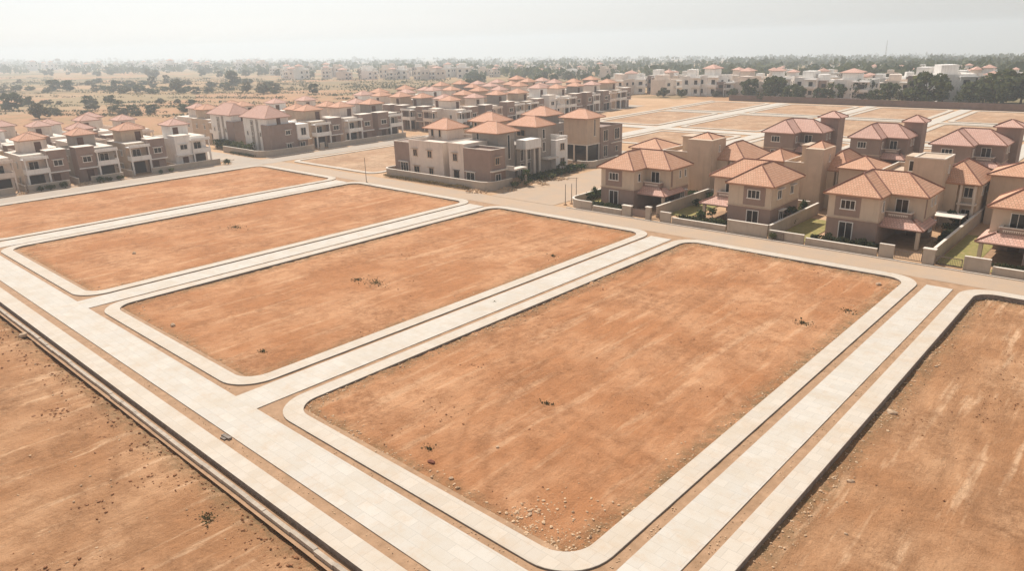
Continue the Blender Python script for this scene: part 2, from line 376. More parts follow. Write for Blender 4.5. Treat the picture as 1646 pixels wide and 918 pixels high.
#@@PART2
# ------------------------------------------------------------------ base ground: one sheet to the horizon
def ground_mat():
    m = bpy.data.materials.new('ground'); m.use_nodes = True
    t = m.node_tree; n = t.nodes; L = t.links; b = n['Principled BSDF']
    b.inputs['Roughness'].default_value = .95; b.inputs['Specular IOR Level'].default_value = .1
    P = n.new('ShaderNodeNewGeometry').outputs['Position']
    near = mixn(n, L, (.46, .29, .17), (.56, .37, .23), noisen(n, L, P, .12, 6, .65, lo=.4, hi=.65))
    near = mixn(n, L, near, (.27, .19, .11), n_mul(n, L, noisen(n, L, P, 1.1, 7, .75, lo=.55, hi=.7), .6))
    mp = n.new('ShaderNodeMapping'); mp.inputs['Scale'].default_value = (.010, .006, 1); mp.inputs['Rotation'].default_value = (0, 0, R(38)); L.new(P, mp.inputs['Vector'])
    vo = n.new('ShaderNodeTexVoronoi'); vo.inputs['Scale'].default_value = 1.3; L.new(mp.outputs[0], vo.inputs['Vector'])
    rp = n.new('ShaderNodeValToRGB'); rp.color_ramp.interpolation = 'CONSTANT'
    cs = [(0, (.37, .24, .13)), (.2, (.28, .195, .11)), (.38, (.42, .27, .16)), (.55, (.21, .165, .09)), (.7, (.42, .235, .13)), (.85, (.32, .23, .13))]
    rp.color_ramp.elements[0].color = (*cs[0][1], 1); rp.color_ramp.elements[1].position = cs[1][0]; rp.color_ramp.elements[1].color = (*cs[1][1], 1)
    for p_, c_ in cs[2:]: e = rp.color_ramp.elements.new(p_); e.color = (*c_, 1)
    sp = n.new('ShaderNodeSeparateXYZ'); L.new(vo.outputs['Color'], sp.inputs[0]); L.new(sp.outputs['X'], rp.inputs['Fac'])
    far = mixn(n, L, rp.outputs[0], (.20, .17, .08), n_mul(n, L, noisen(n, L, P, .05, 8, .75, lo=.45, hi=.7), .7))
    far = mixn(n, L, far, (.12, .12, .06), n_mul(n, L, noisen(n, L, P, .12, 6, .7, mp=(.5, 1, 1), lo=.6, hi=.68), .6))
    s2 = n.new('ShaderNodeSeparateXYZ'); L.new(P, s2.inputs[0])
    def mr(src, a, c):
        r = n.new('ShaderNodeMapRange'); r.inputs['From Min'].default_value = a; r.inputs['From Max'].default_value = c; L.new(src, r.inputs['Value']); return r.outputs[0]
    mx = n.new('ShaderNodeMath'); mx.operation = 'MAXIMUM'; L.new(mr(s2.outputs['X'], -212, -232), mx.inputs[0]); L.new(mr(s2.outputs['Y'], 268, 272), mx.inputs[1])
    base = mixn(n, L, near, far, mx.outputs[0])
    L.new(base, b.inputs['Base Color'])
    bp = n.new('ShaderNodeBump'); bp.inputs['Strength'].default_value = .5; bp.inputs['Distance'].default_value = .1
    L.new(noisen(n, L, P, 1.5, 8, .7, lo=0, hi=1), bp.inputs['Height']); L.new(bp.outputs[0], b.inputs['Normal'])
    return m
M['ground'] = ground_mat()
RX0, RX1, RY0, RY1 = -151.3, 60.0, -60.0, 81.9
def axis(lo, hi, brk):
    v = set()
    x = -400.0
    while x <= 400: v.add(round(x, 2)); x += 10
    s = 400.0; st = 12
    while s < hi: v.add(round(s, 1)); s += st; st *= 1.12
    s = -400.0; st = 12
    while s > lo: v.add(round(s, 1)); s -= st; st *= 1.12
    v |= {lo, hi}
    for b_ in brk: v.add(b_)
    return sorted(v)
xs = axis(-7000, 7000, (RX0, RX0 + .03, RX1 - .03, RX1)); ys = axis(-1500, 8000, (RY0, RY0 + .03, RY1 - .03, RY1))
mb = MB()
for y in ys:
    for x in xs:
        z = terr(x, y) - .15
        d = math.hypot(x, y)
        if d > 420: z += (noise.noise(Vector((x*.004, y*.004, 0))))*min(3.0, (d - 420)*.008)
        if RX0 < x < RX1 and RY0 < y < RY1: z = -1.6
        mb.v.append((x, y, z))
nx = len(xs)
for j in range(len(ys) - 1):
    for i in range(nx - 1):
        mb.f.append((j*nx + i, j*nx + i + 1, (j + 1)*nx + i + 1, (j + 1)*nx + i)); mb.uv += [(0, 0)]*4
struct(mb.build('ground', 'ground', smooth=True))

def rrect(x0, y0, x1, y1, r, n=10):
    p = []
    for cx, cy, a in ((x1 - r, y0 + r, -90), (x1 - r, y1 - r, 0), (x0 + r, y1 - r, 90), (x0 + r, y0 + r, 180)):
        for k in range(n + 1):
            t = R(a + 90*k/n); p.append((cx + r*math.cos(t), cy + r*math.sin(t)))
    return p
def footring(x0, y0, x1, y1, wd=1.35, r=3.0, ri=1.9, z1=0.0, z0=-.8, name='footpath'):
    o_ = rrect(x0, y0, x1, y1, r); i_ = rrect(x0 + wd, y0 + wd, x1 - wd, y1 - wd, ri); n = len(o_)
    b = .02
    me = bpy.data.meshes.new(name); v = []; f = []; mi = []
    o2 = rrect(x0 + b, y0 + b, x1 - b, y1 - b, r - b); i2 = rrect(x0 + wd - b, y0 + wd - b, x1 - wd + b, y1 - wd + b, ri + b)
    # gentle unevenness of the cast edge
    def jig(p, s): return tuple(c + .02*noise.noise(Vector((p[0]*.5, p[1]*.5, s))) for c in p)
    for pts, z in ((o_, z0), (o_, z1 - b), (o2, z1), (i2, z1), (i_, z1 - b), (i_, z0)):
        v += [(*jig(p, 3.1), z) for p in pts]
    for a in range(5):
        for k in range(n):
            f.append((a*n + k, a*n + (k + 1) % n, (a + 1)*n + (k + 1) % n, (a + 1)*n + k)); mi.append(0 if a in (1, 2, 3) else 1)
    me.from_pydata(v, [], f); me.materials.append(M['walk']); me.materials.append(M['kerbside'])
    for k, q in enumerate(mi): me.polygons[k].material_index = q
    o = bpy.data.objects.new(name, me); col.objects.link(o); return struct(o)
def slab(name, rects, m, z, z0=None, m2=None):
    mb = MB()
    for (x0, y0, x1, y1) in rects:
        if z0 is None: mb.face([(x0, y0, z), (x1, y0, z), (x1, y1, z), (x0, y1, z)])
        else: mb.box(x0, y0, z0, x1, y1, z)
    o = mb.build(name, m)
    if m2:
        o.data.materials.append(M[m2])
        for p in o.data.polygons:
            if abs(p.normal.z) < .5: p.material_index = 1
    return struct(o)

YN, YF = 22.4, 82.0
rings = [(-151.5, -120.85), (-116.25, -83.55), (-79.5, -49.6), (-45.55, -17.2), (-13.4, 58.0)]
PZ = [-.22, -.22, -.24, -.22, -.55]
for k, (a, b) in enumerate(rings): footring(a, YN, b, YF, z0=-.9)
# streets between the plots: pale concrete strips
streets = [(-120.3, -116.7), (-83.2, -80.0), (-49.2, -46.15), (-16.5, -14.1)]
slab('cross_street', [(a, 21.9, b, 80.2) for a, b in streets], 'conc', -.05, -.35)
slab('main_street', [(-152, 18.75, 58, 21.9)], 'conc', -.05, -.35)
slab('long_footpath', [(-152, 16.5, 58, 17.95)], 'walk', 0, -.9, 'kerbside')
# dirt between street and footpath
vr = [(-152, 17.9, 58, 18.8), (-152, 21.85, 58, 24.2)]
for (a0, a1), (b0, b1) in zip(rings[:-1], rings[1:]): vr.append((a1 - 1.0, 24.2, b0 + 1.0, 82.6))
vr.append((-152, 24.2, -150.9, 82.6))
for (a0, a1) in rings: vr.append((a0 + 1.0, 80.9, a1 - 1.0, 82.6))
mb = MB()
for (x0, y0, x1, y1) in vr:
    nx_ = max(1, int((x1 - x0)/.5)); ny_ = max(1, int((y1 - y0)/.5)); i0 = len(mb.v)
    for j in range(ny_ + 1):
        for i in range(nx_ + 1):
            x = x0 + (x1 - x0)*i/nx_; y = y0 + (y1 - y0)*j/ny_
            mb.v.append((x, y, -.115 + .03*noise.noise(Vector((x*.7, y*.7, 0)))))
    for j in range(ny_):
        for i in range(nx_):
            q = i0 + j*(nx_ + 1) + i; mb.f.append((q, q + 1, q + nx_ + 2, q + nx_ + 1)); mb.uv += [(0, 0)]*4
struct(mb.build('dirt_verge', 'verge', smooth=True))

def track_pts(cx, cy, r, a0, a1): return [(cx + r*math.cos(R(a0 + (a1 - a0)*k/24)), cy + r*math.sin(R(a0 + (a1 - a0)*k/24))) for k in range(25)]
TRACKS = [track_pts(-20, 58, 24, 175, 262), track_pts(-12, 44, 24, 185, 240), track_pts(-70, 60, 30, -35, 25), track_pts(-40, 20, 42, 62, 110), track_pts(-60, -20, 34, 20, 100), track_pts(-95, -12, 30, 10, 80), track_pts(60, 60, 66, 150, 200), track_pts(-95, 75, 34, -60, 5)]
def track_w(x, y):
    w_ = 0.0
    for T in TRACKS:
        ax = min(T, key=lambda p: (p[0] - x)**2 + (p[1] - y)**2)
        if (ax[0] - x)**2 + (ax[1] - y)**2 > 16: continue
        i = T.index(ax); a = T[max(0, i - 1)]; b = T[min(len(T) - 1, i + 1)]
        dx, dy = b[0] - a[0], b[1] - a[1]; l = math.hypot(dx, dy); d = abs((x - ax[0])*dy - (y - ax[1])*dx)/l
        for o_ in (.85, 0.85 + 2.2):
            w_ = max(w_, 1 - abs(d - (o_ if o_ < 1 else 9))/.32)
    return max(0, min(1, w_))
def soil_patch(name, x0, y0, x1, y1, z, res, m, hfun, edist):
    nx_ = int((x1 - x0)/res); ny_ = int((y1 - y0)/res); v = []; f = []; ed = []; tw_ = []
    for j in range(ny_ + 1):
        y = y0 + (y1 - y0)*j/ny_
        for i in range(nx_ + 1):
            x = x0 + (x1 - x0)*i/nx_; d = edist(x, y)
            wb = .5*noise.noise(Vector((x*.35, y*.35, 5)))
            e = max(0, min(1, 1 - (d - .3 + wb)/1.3)); ed.append(e)
            q_ = track_w(x, y); tw_.append(q_)
            v.append((x, y, z + hfun(x, y, max(0, d)) - .05*q_))
    for j in range(ny_):
        for i in range(nx_):
            q = j*(nx_ + 1) + i; f.append((q, q + 1, q + nx_ + 2, q + nx_ + 1))
    me = bpy.data.meshes.new(name); me.from_pydata(v, [], f); me.materials.append(M[m])
    at = me.attributes.new('edge', 'FLOAT', 'POINT'); at.data.foreach_set('value', ed)
    at2 = me.attributes.new('track', 'FLOAT', 'POINT'); at2.data.foreach_set('value', tw_)
    me.polygons.foreach_set('use_smooth', [True]*len(f)); me.update()
    o = bpy.data.objects.new(name, me); col.objects.link(o); return struct(o)
N3 = lambda x, y, s=0: noise.noise(Vector((x, y, s)))
def clod(x, y, s, lo=.25):
    a = N3(x, y, s); return max(0, a - lo)
def plot_h(seed, rut):
    def h(x, y, d):
        z = .10*N3(x*.09, y*.09, seed) + .035*N3(x*.5, y*.5, seed) + .012*N3(x*2.1, y*2.1, seed)
        a = x*math.cos(R(8)) + y*math.sin(R(8))
        z += rut*max(0, N3(a*.85, y*.045, seed + 9))*.13
        z -= rut*max(0, N3(a*1.4, y*.05, seed + 12) - .1)*.12
        patch = max(0, min(1, (N3(x*.12, y*.12, seed + 3) + .05)*4))
        z += patch*clod(x*2.6, y*2.6, seed)*.22
        if d < 3: z += (1 - d/3)**2*(.02 + .10*max(0, N3(x*1.3, y*1.3, seed + 4)) + .14*clod(x*3.3, y*3.3, seed + 5, .15))
        return z
    return h
for k, (a, b) in enumerate(rings):
    b2 = min(b, 12.0) if k == 4 else b
    x0, x1, y0, y1 = a + 1.2, b2 - 1.2, YN + 1.2, YF - 1.2
    if k == 4: x1 = 57
    res = (.6, .5, .36, .24, .34)[k]
    def ed(x, y, a=a, b=b): return min(x - a - 1.35, b - 1.35 - x, y - YN - 1.35, YF - 1.35 - y)
    if k == 4:
        soil_patch('plot_ground', x0, y0, 12, y1, PZ[k], res, 'soil_field', plot_h(31, 1.3), ed)
        slab('plot_ground', [(12, y0, x1, y1)], 'soil_field', PZ[k])
    else: soil_patch('plot_ground', x0, y0, x1, y1, PZ[k], res, 'soil', plot_h(k*7 + 1, (0.3, .35, .5, 1.0)[k]), ed)
def field_h(x, y, d):
    z = .22*N3(x*.07, y*.1, 50) + .07*N3(x*.4, y*.4, 51) + .02*N3(x*1.9, y*1.9, 52)
    patch = max(0, min(1, (N3(x*.14, y*.2, 55) + .02)*4))
    z += patch*clod(x*2.2, y*2.2, 56, .2)*.34 + .10*max(0, N3(x*.35, y*.9, 61))
    if d < 5: z += (1 - d/5)*(.10*clod(x*2.5, y*2.5, 57, .05) - .02)
    if d < 1.0: z -= .30*max(0, min(1, 1.25 - d*1.5 + .9*N3(x*.9, y*.9, 58)))
    return z
soil_patch('bare_field', -152, -25, 58, 15.75, -.42, .33, 'soil_field', field_h, lambda x, y: 15.7 - y)
slab('bare_field', [(-152, -60, 58, -25)], 'soil_field', -.42)
slab('drain_bed', [(-152, 15.6, 58, 16.6)], 'verge', -.44)
mb = MB()
x = -150.0
while x < 57:
    l = rng.uniform(1.6, 3.2); j_ = rng.uniform(-.03, .03)
    mb.box(x, 15.86 + j_, -.8, x + l, 16.12 + j_, -.20 + rng.uniform(-.03, .02)); x += l + rng.choice((.01, .01, .02, .12))
struct(mb.build('drain_kerb', mat('weathered_drain_kerb', (.42, .35, .28), var=.25, vscale=1.5)))

# ------------------------------------------------------------------ tarred / dusty roads round the houses
slab('back_road', [(-151.5, 82.35, 60, 87.0)], 'road', -.10)
slab('left_road', [(-158.6, -60, -151.6, 240)], 'roadg', -.10)
slab('side_road', [(-260, 79.0, -158.7, 86.0)], 'roadg', -.10)
slab('inner_road', [(-85.0, 87.1, -71.5, 172)], 'road', -.10)
slab('villa_lane', [(-71.4, 126.0, 60, 133.0)], 'roadg', -.10)
slab('block_lane', [(-151.5, 136, -85.1, 141)], 'roadg', -.10)
# narrow light kerbs in front of the villas and houses
mb = MB(); mb.box(-68.8, 87.0, -.3, 58, 87.12, .03); mb.box(-160.1, -40, -.3, -159.9, 78.0, -.02); mb.box(-160.1, 88, -.3, -159.9, 136, -.02)
struct(mb.build('kerb', 'cap'))
# ------------------------------------------------------------------ small plot beyond the back road and the far plots
footring(-150.2, 88.4, -119.5, 131, wd=1.2, r=2.5, ri=1.5); slab('plot_ground', [(-149.2, 89.4, -120.5, 130)], 'soil_far', -.11)
colx = [(-136.5, -114.0), (-107.4, -82.8), (-77.4, -54.6), (-49.4, -26.6), (-21.6, 10), (15, 50)]
for k, (a, b) in enumerate(colx):
    off = 3 if k == 0 else 0
    footring(a, 187.0, b, 226.0, wd=1.5, r=2.5, ri=1.5, z1=.0); footring(a, 231.0, b, 266.0, wd=1.5, r=2.5, ri=1.5, z1=.0)
    slab('plot_ground', [(a + 1.2, 188.2, b - 1.2, 224.8), (a + 1.2, 232.2, b - 1.2, 264.8)], 'soil_far', -.11)
    if k > 0: footring(a, 152.0, b, 178.0, wd=1.5, r=2.5, ri=1.5, z1=.0); slab('plot_ground', [(a + 1.2, 153.2, b - 1.2, 176.8)], 'soil_far', -.11)
slab('cross_street', [(a1 + .9, 142, b0 - .9, 268) for (a0, a1), (b0, b1) in zip(colx[:-1], colx[1:])], 'conc', -.05)
sg = [(colx[0][0], colx[0][1] - 1)] + [(b0 - .5, b1 + .5) for b0, b1 in colx[1:]]
slab('far_street', [(a1 + .0, 180.0, b0 + 0, 185.0) for (a1, b0) in ((-136, -113.2),)] + [(-108.2, 180, -81.9, 185), (-78.3, 180, -53.7, 185), (-50.3, 180, -25.7, 185), (-22.5, 180, 10.9, 185)], 'conc', -.05)
slab('far_street', [(-136, 227.0, -113.2, 230.0), (-108.2, 227, -81.9, 230), (-78.3, 227, -53.7, 230), (-50.3, 227, -25.7, 230), (-22.5, 227, 10.9, 230)], 'walk', -.05)
slab('left_footpath', [(-139.5, 150, -137.8, 268)], 'walk', 0, -.5)
# ------------------------------------------------------------------ haze
mb = MB(); mb.box(-7600, -1900, -420, 7600, 8600, 48)
hz = mb.build('haze', 'soil'); hz['kind'] = 'stuff'
hm = bpy.data.materials.new('haze_air'); hm.use_nodes = True; hm.node_tree.nodes.clear()
_o = hm.node_tree.nodes.new('ShaderNodeOutputMaterial'); _v = hm.node_tree.nodes.new('ShaderNodeVolumePrincipled')
_v.inputs['Color'].default_value = (.80, .895, .97, 1); _v.inputs['Density'].default_value = .00052; _v.inputs['Anisotropy'].default_value = 0.45
hm.node_tree.links.new(_v.outputs[0], _o.inputs['Volume']); hz.data.materials.clear(); hz.data.materials.append(hm)

# ------------------------------------------------------------------ villas (two storeys, hipped tile roof)
def villa(label, mirror=False, group='two-storey villas with tiled hip roofs', upper='cream', lower='brown', tile='tile', chimney=False, cabin=False, porch=True, side_fin=True):
    root = empty('villa', label=label, cat='house', group=group)
    W = 11.0
    X = (lambda x: W - x) if mirror else (lambda x: x)
    D = {'-y': '-y', '+y': '+y', '+x': '-x' if mirror else '+x', '-x': '+x' if mirror else '-x'}
    def bx(mb, x0, y0, z0, x1, y1, z1): mb.box(X(x0), y0, z0, X(x1), y1, z1)
    def win(d, c, w, h, n=2, shade=0, frame='frame'): return window(root, D[d], (X(c[0]), c[1], c[2]), w, h, n, frame, shade)
    ze = 5.85
    lo = MB()
    bx(lo, .5, .6, -.3, 6.5, 9.7, 3.0); bx(lo, 6.501, 8.4, -.3, 10.5, 9.7, 3.0); bx(lo, 6.501, 4.2, 2.4, 10.5, 8.399, 3.0)
    lo.build('lower_wall', lower, root)
    hi = MB(); bx(hi, .5, .6, 3.001, 6.5, 9.7, ze); bx(hi, 6.501, 4.2, 3.001, 10.5, 9.7, ze)
    hi.build('upper_wall', upper, root)
    pn = MB(); bx(pn, 1.35, .54, 3.25, 4.35, .6, ze - .15); pn.build('wall_panel', lower, root)
    pn = MB(); bx(pn, 10.501, 4.5, 3.25, 10.56, 4.9, ze - .1); pn.build('wall_panel', lower, root)
    bd = MB(); bx(bd, .42, .50, 2.92, 6.58, 9.78, 3.06); bx(bd, 6.581, 4.1, 2.92, 10.58, 9.78, 3.06)
    bd.build('string_course', 'tan', root)
    # roof
    t = .64; h = 3.4; H = ze + h*t; y1 = 10.2; x1 = 11.0; e = ze
    def P(x, y, z): return (X(x), y, z)
    fs = [[P(0,0,e), P(6.8,0,e), P(3.4,3.4,H)], [P(0,0,e), P(3.4,3.4,H), P(3.4,6.8,H), P(0,y1,e)],
          [P(0,y1,e), P(3.4,6.8,H), P(7.6,6.8,H), P(x1,y1,e)], [P(x1,y1,e), P(7.6,6.8,H), P(x1,3.4,e)],
          [P(6.8,3.4,e), P(x1,3.4,e), P(7.6,6.8,H), P(3.4,6.8,H)], [P(6.8,0,e), P(6.8,3.4,e), P(3.4,6.8,H), P(3.4,3.4,H)]]
    fs = [[(a, b, c + .2) for a, b, c in f] for f in fs]
    roof_faces(fs, .2, 'roof', tile, root)
    # windows
    win('-y', (2.9, .54, 4.75), 1.75, 1.2, 3); win('-y', (2.9, .6, 1.45), 1.7, 2.3, 2, frame='frame')
    win('-y', (8.0, 4.2, 4.35), 1.5, 2.2, 2)
    win('+x', (10.5, 7.0, 4.9), .55, 1.2, 1, .0); win('+x', (10.5, 8.6, 4.9), .55, 1.2, 1, .0)
    win('-x', (.5, 3.0, 4.6), 1.3, 1.3, 2, .5); win('-x', (.5, 7.0, 4.6), 1.1, 1.2, 2, .5); win('-x', (.5, 4.0, 1.6), 1.3, 1.3, 2, .5)
    if side_fin:
        win('+x', (6.5, 1.9, 4.7), .7, 1.3, 1); win('+x', (10.5, 8.0, 1.6), 1.2, 1.2, 2, .5)
    # door and car porch
    dm = MB(); bx(dm, 7.9, 8.34, 0, 9.0, 8.4, 2.2); dm.build('door', 'wood', root)
    bal = MB(); bx(bal, 6.55, 3.05, 3.07, 9.4, 3.2, 3.9); bx(bal, 9.25, 3.201, 3.07, 9.4, 4.19, 3.9); bx(bal, 6.55, 3.0, 2.7, 9.5, 4.19, 3.069)
    bx(bal, 5.3, .55, 3.07, 5.45, 2.349, 3.95) if False else None
    bal.build('balcony', lower, root)
    bc = MB(); bx(bc, 6.51, 2.97, 3.9, 9.5, 3.27, 4.0); bx(bc, 9.18, 3.271, 3.9, 9.5, 4.19, 4.0); bc.build('balcony_coping', 'cap', root)
    rl = MB(); bx(rl, 6.9, 3.0, 3.62, 9.1, 3.049, 3.7)
    for k in range(11): bx(rl, 6.95 + k*.2, 3.01, 3.45, 7.05 + k*.2, 3.049, 3.63)
    rl.build('balcony_lattice', 'cap', root)
    if porch:
        a0, b0, a1, zz = 5.6, 1.5, 11.3, 2.4
        roof_faces([[P(a0, b0, zz), P(a1, b0, zz), P(9.7, 3.0, zz + .85), P(a0, 3.0, zz + .85)], [P(a1, b0, zz), P(a1, 7.6, zz), P(9.7, 7.6, zz + .85), P(9.7, 3.0, zz + .85)]], .14, 'porch_roof', 'tile3' if tile == 'tile' else tile, root)
        sl = MB(); bx(sl, 6.6, 1.7, 2.16, 11.1, 7.4, 2.24); sl.build('porch_slab', 'dark', root)  # ceiling coloured near-black, shade under the porch painted in
        for px_ in ((10.7, 2.1),):
            pm = MB(); bx(pm, px_[0] - .2, px_[1] - .2, -.2, px_[0] + .2, px_[1] + .2, 2.159); pm.build('pillar', upper, root)
        fm = MB(); bx(fm, 6.6, 1.4, -.2, 11.0, 8.3, .02); fm.build('porch_floor', 'verge', root)
    if cabin:
        cb = MB(); bx(cb, 8.0, 9.75, -.2, 11.6, 13.2, 8.2); cb.build('stair_tower', upper, root)
        roof_faces(hip(min(X(7.5), X(12.1)), 9.3, max(X(7.5), X(12.1)), 13.7, 8.4, .5), .18, 'tower_roof', tile, root)
    return root

vp = villa('', False); vm = villa('', True); vc = villa('', False, upper='mauve', lower='mauve', cabin=True, tile='tile3')

G1 = 'two-storey villas with tiled hip roofs'
place(vp, (-66.1, 91.2, -.1), 0, 'cream villa with red tiled porch at its right corner, beside the dusty road junction', G1)
place(vm, (-48.6, 90.6, -.1), 0, 'cream villa with porch on its left, second from the left in the front row', G1)
place(vp, (-31.6, 91.2, -.1), 0, 'cream and brown villa with a clipped green hedge before it, on the back road', G1)
place(vm, (-14.6, 90.2, -.1), 0, 'cream villa cut by the right photo edge, tiled canopy over a dark porch', G1)
place(vc, (-63.0, 142.8, -.1), 0, 'greyish brown villa with recessed balcony, leftmost on the back lane', G1)
place(vc, (-46.2, 142.6, -.1), 0, 'greyish brown villa, middle one of the three on the back lane', G1, (.88, .92, 1))
place(vc, (-32.2, 140.8, -.1), 0, 'greyish brown villa with the widest roof, rightmost of three on the back lane', G1)

# rear villas: seen from behind, with a tall plain stair tower
def rear_villa(pyr, label, tower_roof):
    root = empty('villa', label=label, cat='house', group='villas seen from behind with tall stair towers')
    lw = MB(); lw.box(0, 1.2, -.3, 6.4, 7, 6.6); lw.build('stair_block', 'tan', root)
    roof_faces(hip(-.45, .75, 6.2, 7.4, 6.6, .42), .16, 'block_roof', 'tile', root)
    lk = MB(); lk.box(6.401, .6, -.3, 11.6, 9.5, 6.1); parapet(lk, 6.45, .6, 11.6, 9.5, 6.101, .55); lk.build('rear_wall', 'tan', root)
    cp = MB(); parapet(cp, 6.4, .55, 11.65, 9.55, 6.652, .06, .22); cp.build('parapet_coping', 'cap', root)
    cb = MB()
    if tower_roof == 'hip':
        cb.box(8.2, 4.2, 6.11, 11.4, 7.4, 8.6); cb.box(8.0, 4.0, 8.6, 11.45, 7.6, 8.75)
    else: cb.box(9.4, 3.0, 6.11, 11.5, 6.4, 8.6)
    cb.build('terrace_room', 'tan', root)
    window(root, '-y', (10.5, 4.2 if tower_roof == 'hip' else 3.0, 7.3), .9, 1.5, 1)
    tw = MB(); tw.box(11.601, -.2, -.3, 15.9, 4.6, 8.9); tw.build('stair_tower', 'tan', root)
    if tower_roof == 'hip': roof_faces(hip(11.3, 1.0, 15.4, 5.0, 8.9, .42), .14, 'tower_roof', 'tile', root)
    else:
        tc = MB(); parapet(tc, 11.55, -.25, 15.95, 4.65, 8.9, .16, .22); tc.build('tower_coping', 'cap', root)
    window(root, '+x', (15.9, 2.4, 4.6), .45, 1.3, 1); window(root, '+x', (15.9, 2.4, 7.4), .45, 1.1, 1)
    bw = MB(); bw.box(15.901, 3.4, -.3, 20.2, 11.5, 5.7); bw.box(15.902, 2.0, -.3, 17.6, 3.399, 5.7); bw.build('wall', 'cream', root)
    pl = MB(); pl.box(17.9, 2.3, -.3, 18.2, 2.6, 5.7); pl.box(19.8, 2.3, -.3, 20.1, 2.6, 5.7); pl.box(17.7, 2.2, 2.9, 20.3, 3.39, 3.1); pl.build('verandah', 'cap', root)
    roof_faces(hip(13.2, 1.9, 20.8, 12.0, 5.75, .62), .18, 'roof', 'tile', root)
    window(root, '-y', (18.9, 3.4, 4.4), 1.3, 1.4, 2, shade=.4); window(root, '-y', (18.9, 3.4, 1.5), 1.3, 1.4, 2)
    window(root, '+x', (20.2, 6.0, 4.4), 1.1, 1.3, 2, shade=.4); window(root, '+x', (20.2, 9.0, 4.4), 1.1, 1.3, 2, shade=.4)
    window(root, '-y', (3.4, 1.2, 1.6), 1.1, 1.2, 2)
    return root
rv = rear_villa(True, '', 'hip'); rf2 = rear_villa(True, '', 'flat')

G2 = 'villas seen from behind with tall stair towers'
place(rv, (-71.0, 107.2, -.1), 0, 'tan villa seen from behind with open room on flat terrace, behind the junction villa', G2, (1, 1, 1))
place(rv, (-47.3, 106.6, -.1), 0, 'tan villa seen from behind, pyramid-roofed tower between second and third front villas', G2, (.62, 1, 1))
place(rf2, (-35.2, 105.6, -.1), 0, 'tan villa seen from behind with a flat-topped tall square tower with white coping', G2, (.84, 1, 1))
place(rv, (-17.6, 110.5, -.1), 0, 'tan villa seen from behind, cut off by the right photo edge', G2)
# ------------------------------------------------------------------ row houses with a stair cabin on the terrace
def row_house(mirror=False, wall='pink', block='brown', bal='white', fine=True, tile='tile2', wide=0, grp='terrace row houses with pyramid roofed stair cabins'):
    root = empty('row_house', cat='house', group=grp)
    W = 3.85; s = -1 if mirror else 1
    def bx(mb, x0, y0, z0, x1, y1, z1): mb.box(s*x0, y0, z0, s*x1, y1, z1); return mb
    D = {'-y': '-y', '+y': '+y', '+x': '-x' if mirror else '+x', '-x': '+x' if mirror else '-x'}
    def win(d, c, w, h, n=2, shade=0): return window(root, D[d], (s*c[0], c[1], c[2]), w, h, n, 'frame' if fine else 'frame', shade)
    m = MB(); bx(m, -W, 1.5, -.3, W, 11.5, 5.9)
    x0, x1 = -W, W
    m.box(x0, 1.5, 5.901, x1, 1.65, 6.5); m.box(x0, 11.35, 5.901, x1, 11.5, 6.5); m.box(x0, 1.651, 5.901, x0 + .15, 11.349, 6.5); m.box(x1 - .15, 1.651, 5.901, x1, 11.349, 6.5)
    m.build('wall', wall, root)
    b = MB(); bx(b, .35, -.1, 2.9, W + .04, 3.2, 7.1); bx(b, .35, .8, -.3, W + .04, 3.2, 2.899); b.build('front_block', block, root)
    c = MB(); bx(c, .3, -.15, 7.101, W + .09, 3.25, 7.17); c.build('block_coping', 'cap', root)
    if fine:
        cc = MB(); bx(cc, -W - .05, 1.45, 6.501, .29, 11.55, 6.56); cc.build('parapet_coping', 'cap', root)
    g = MB(); bx(g, -W, -.6, 2.95, .34, 1.5, 3.1); bx(g, -W, -.6, 3.101, .34, -.48, 3.95); bx(g, -W, -.479, 3.101, -W + .12, 1.5, 3.95); g.build('balcony', bal, root)
    g = MB(); bx(g, -W - .15, -.7, 5.75, .5, 1.49, 5.95); bx(g, -W - .1, -.65, 5.951, .45, -.5, 6.35); g.build('balcony_roof', bal, root)
    for px_ in (-W + .15, .1):
        g = MB(); bx(g, px_ - .15, -.55, -.3, px_ + .15, -.25, 2.949); bx(g, px_ - .1, -.47, 3.101, px_ + .1, -.3, 5.749); g.build('pillar', bal, root)
    g = MB(); bx(g, -W + .5, 1.42, .05, -.4, 1.5, 2.5); g.build('garage_shade_panel', 'dark', root)  # flat dark panel on the wall, inner shade of the garage painted in
    g = MB(); bx(g, 1.0, .74, .05, 2.3, .8, 2.3); g.build('door', 'wood', root)
    g = MB(); bx(g, .3, -.5, 2.75, W + .05, -.101, 2.95); g.build('sunshade', bal, root)
    win('-y', (2.1, -.1, 4.6), 1.7, 1.2, 2, .35 if fine else 0); win('-y', (-1.8, 1.5, 4.3), 1.8, 1.9, 2)
    for yy in (4.0, 8.5): win('-x', (-W, yy, 4.4), 1.0, 1.2, 2, .4)
    win('-x', (-W, 4.5, 1.5), 1.0, 1.2, 2, .4); win('+x', (W + .02, 5.5, 4.4), 1.0, 1.2, 2, .4); win('+x', (W + .02, 8.5, 1.5), 1.0, 1.2, 2, .4)
    win('+y', (-1.8, 11.5, 4.4), 1.2, 1.3, 2, .4); win('+y', (1.8, 11.5, 4.4), 1.2, 1.3, 2, .4); win('+y', (1.8, 11.5, 1.4), 1.2, 1.3, 2)
    cb = MB(); bx(cb, -2.1 - wide, 5.6, 5.95, 1.9, 10.2, 9.0); cb.build('stair_cabin', wall, root)
    g = MB(); bx(g, .2, 5.53, 6.3, 1.4, 5.6, 8.5); g.build('terrace_door', 'wood', root)
    xa, xb = sorted((s*(-2.65 - wide), s*2.45))
    roof_faces(hip(xa, 5.05, xb, 10.75, 9.05, .5), .16, 'roof', tile, root, capm='ridgel', capr=.06)
    return root
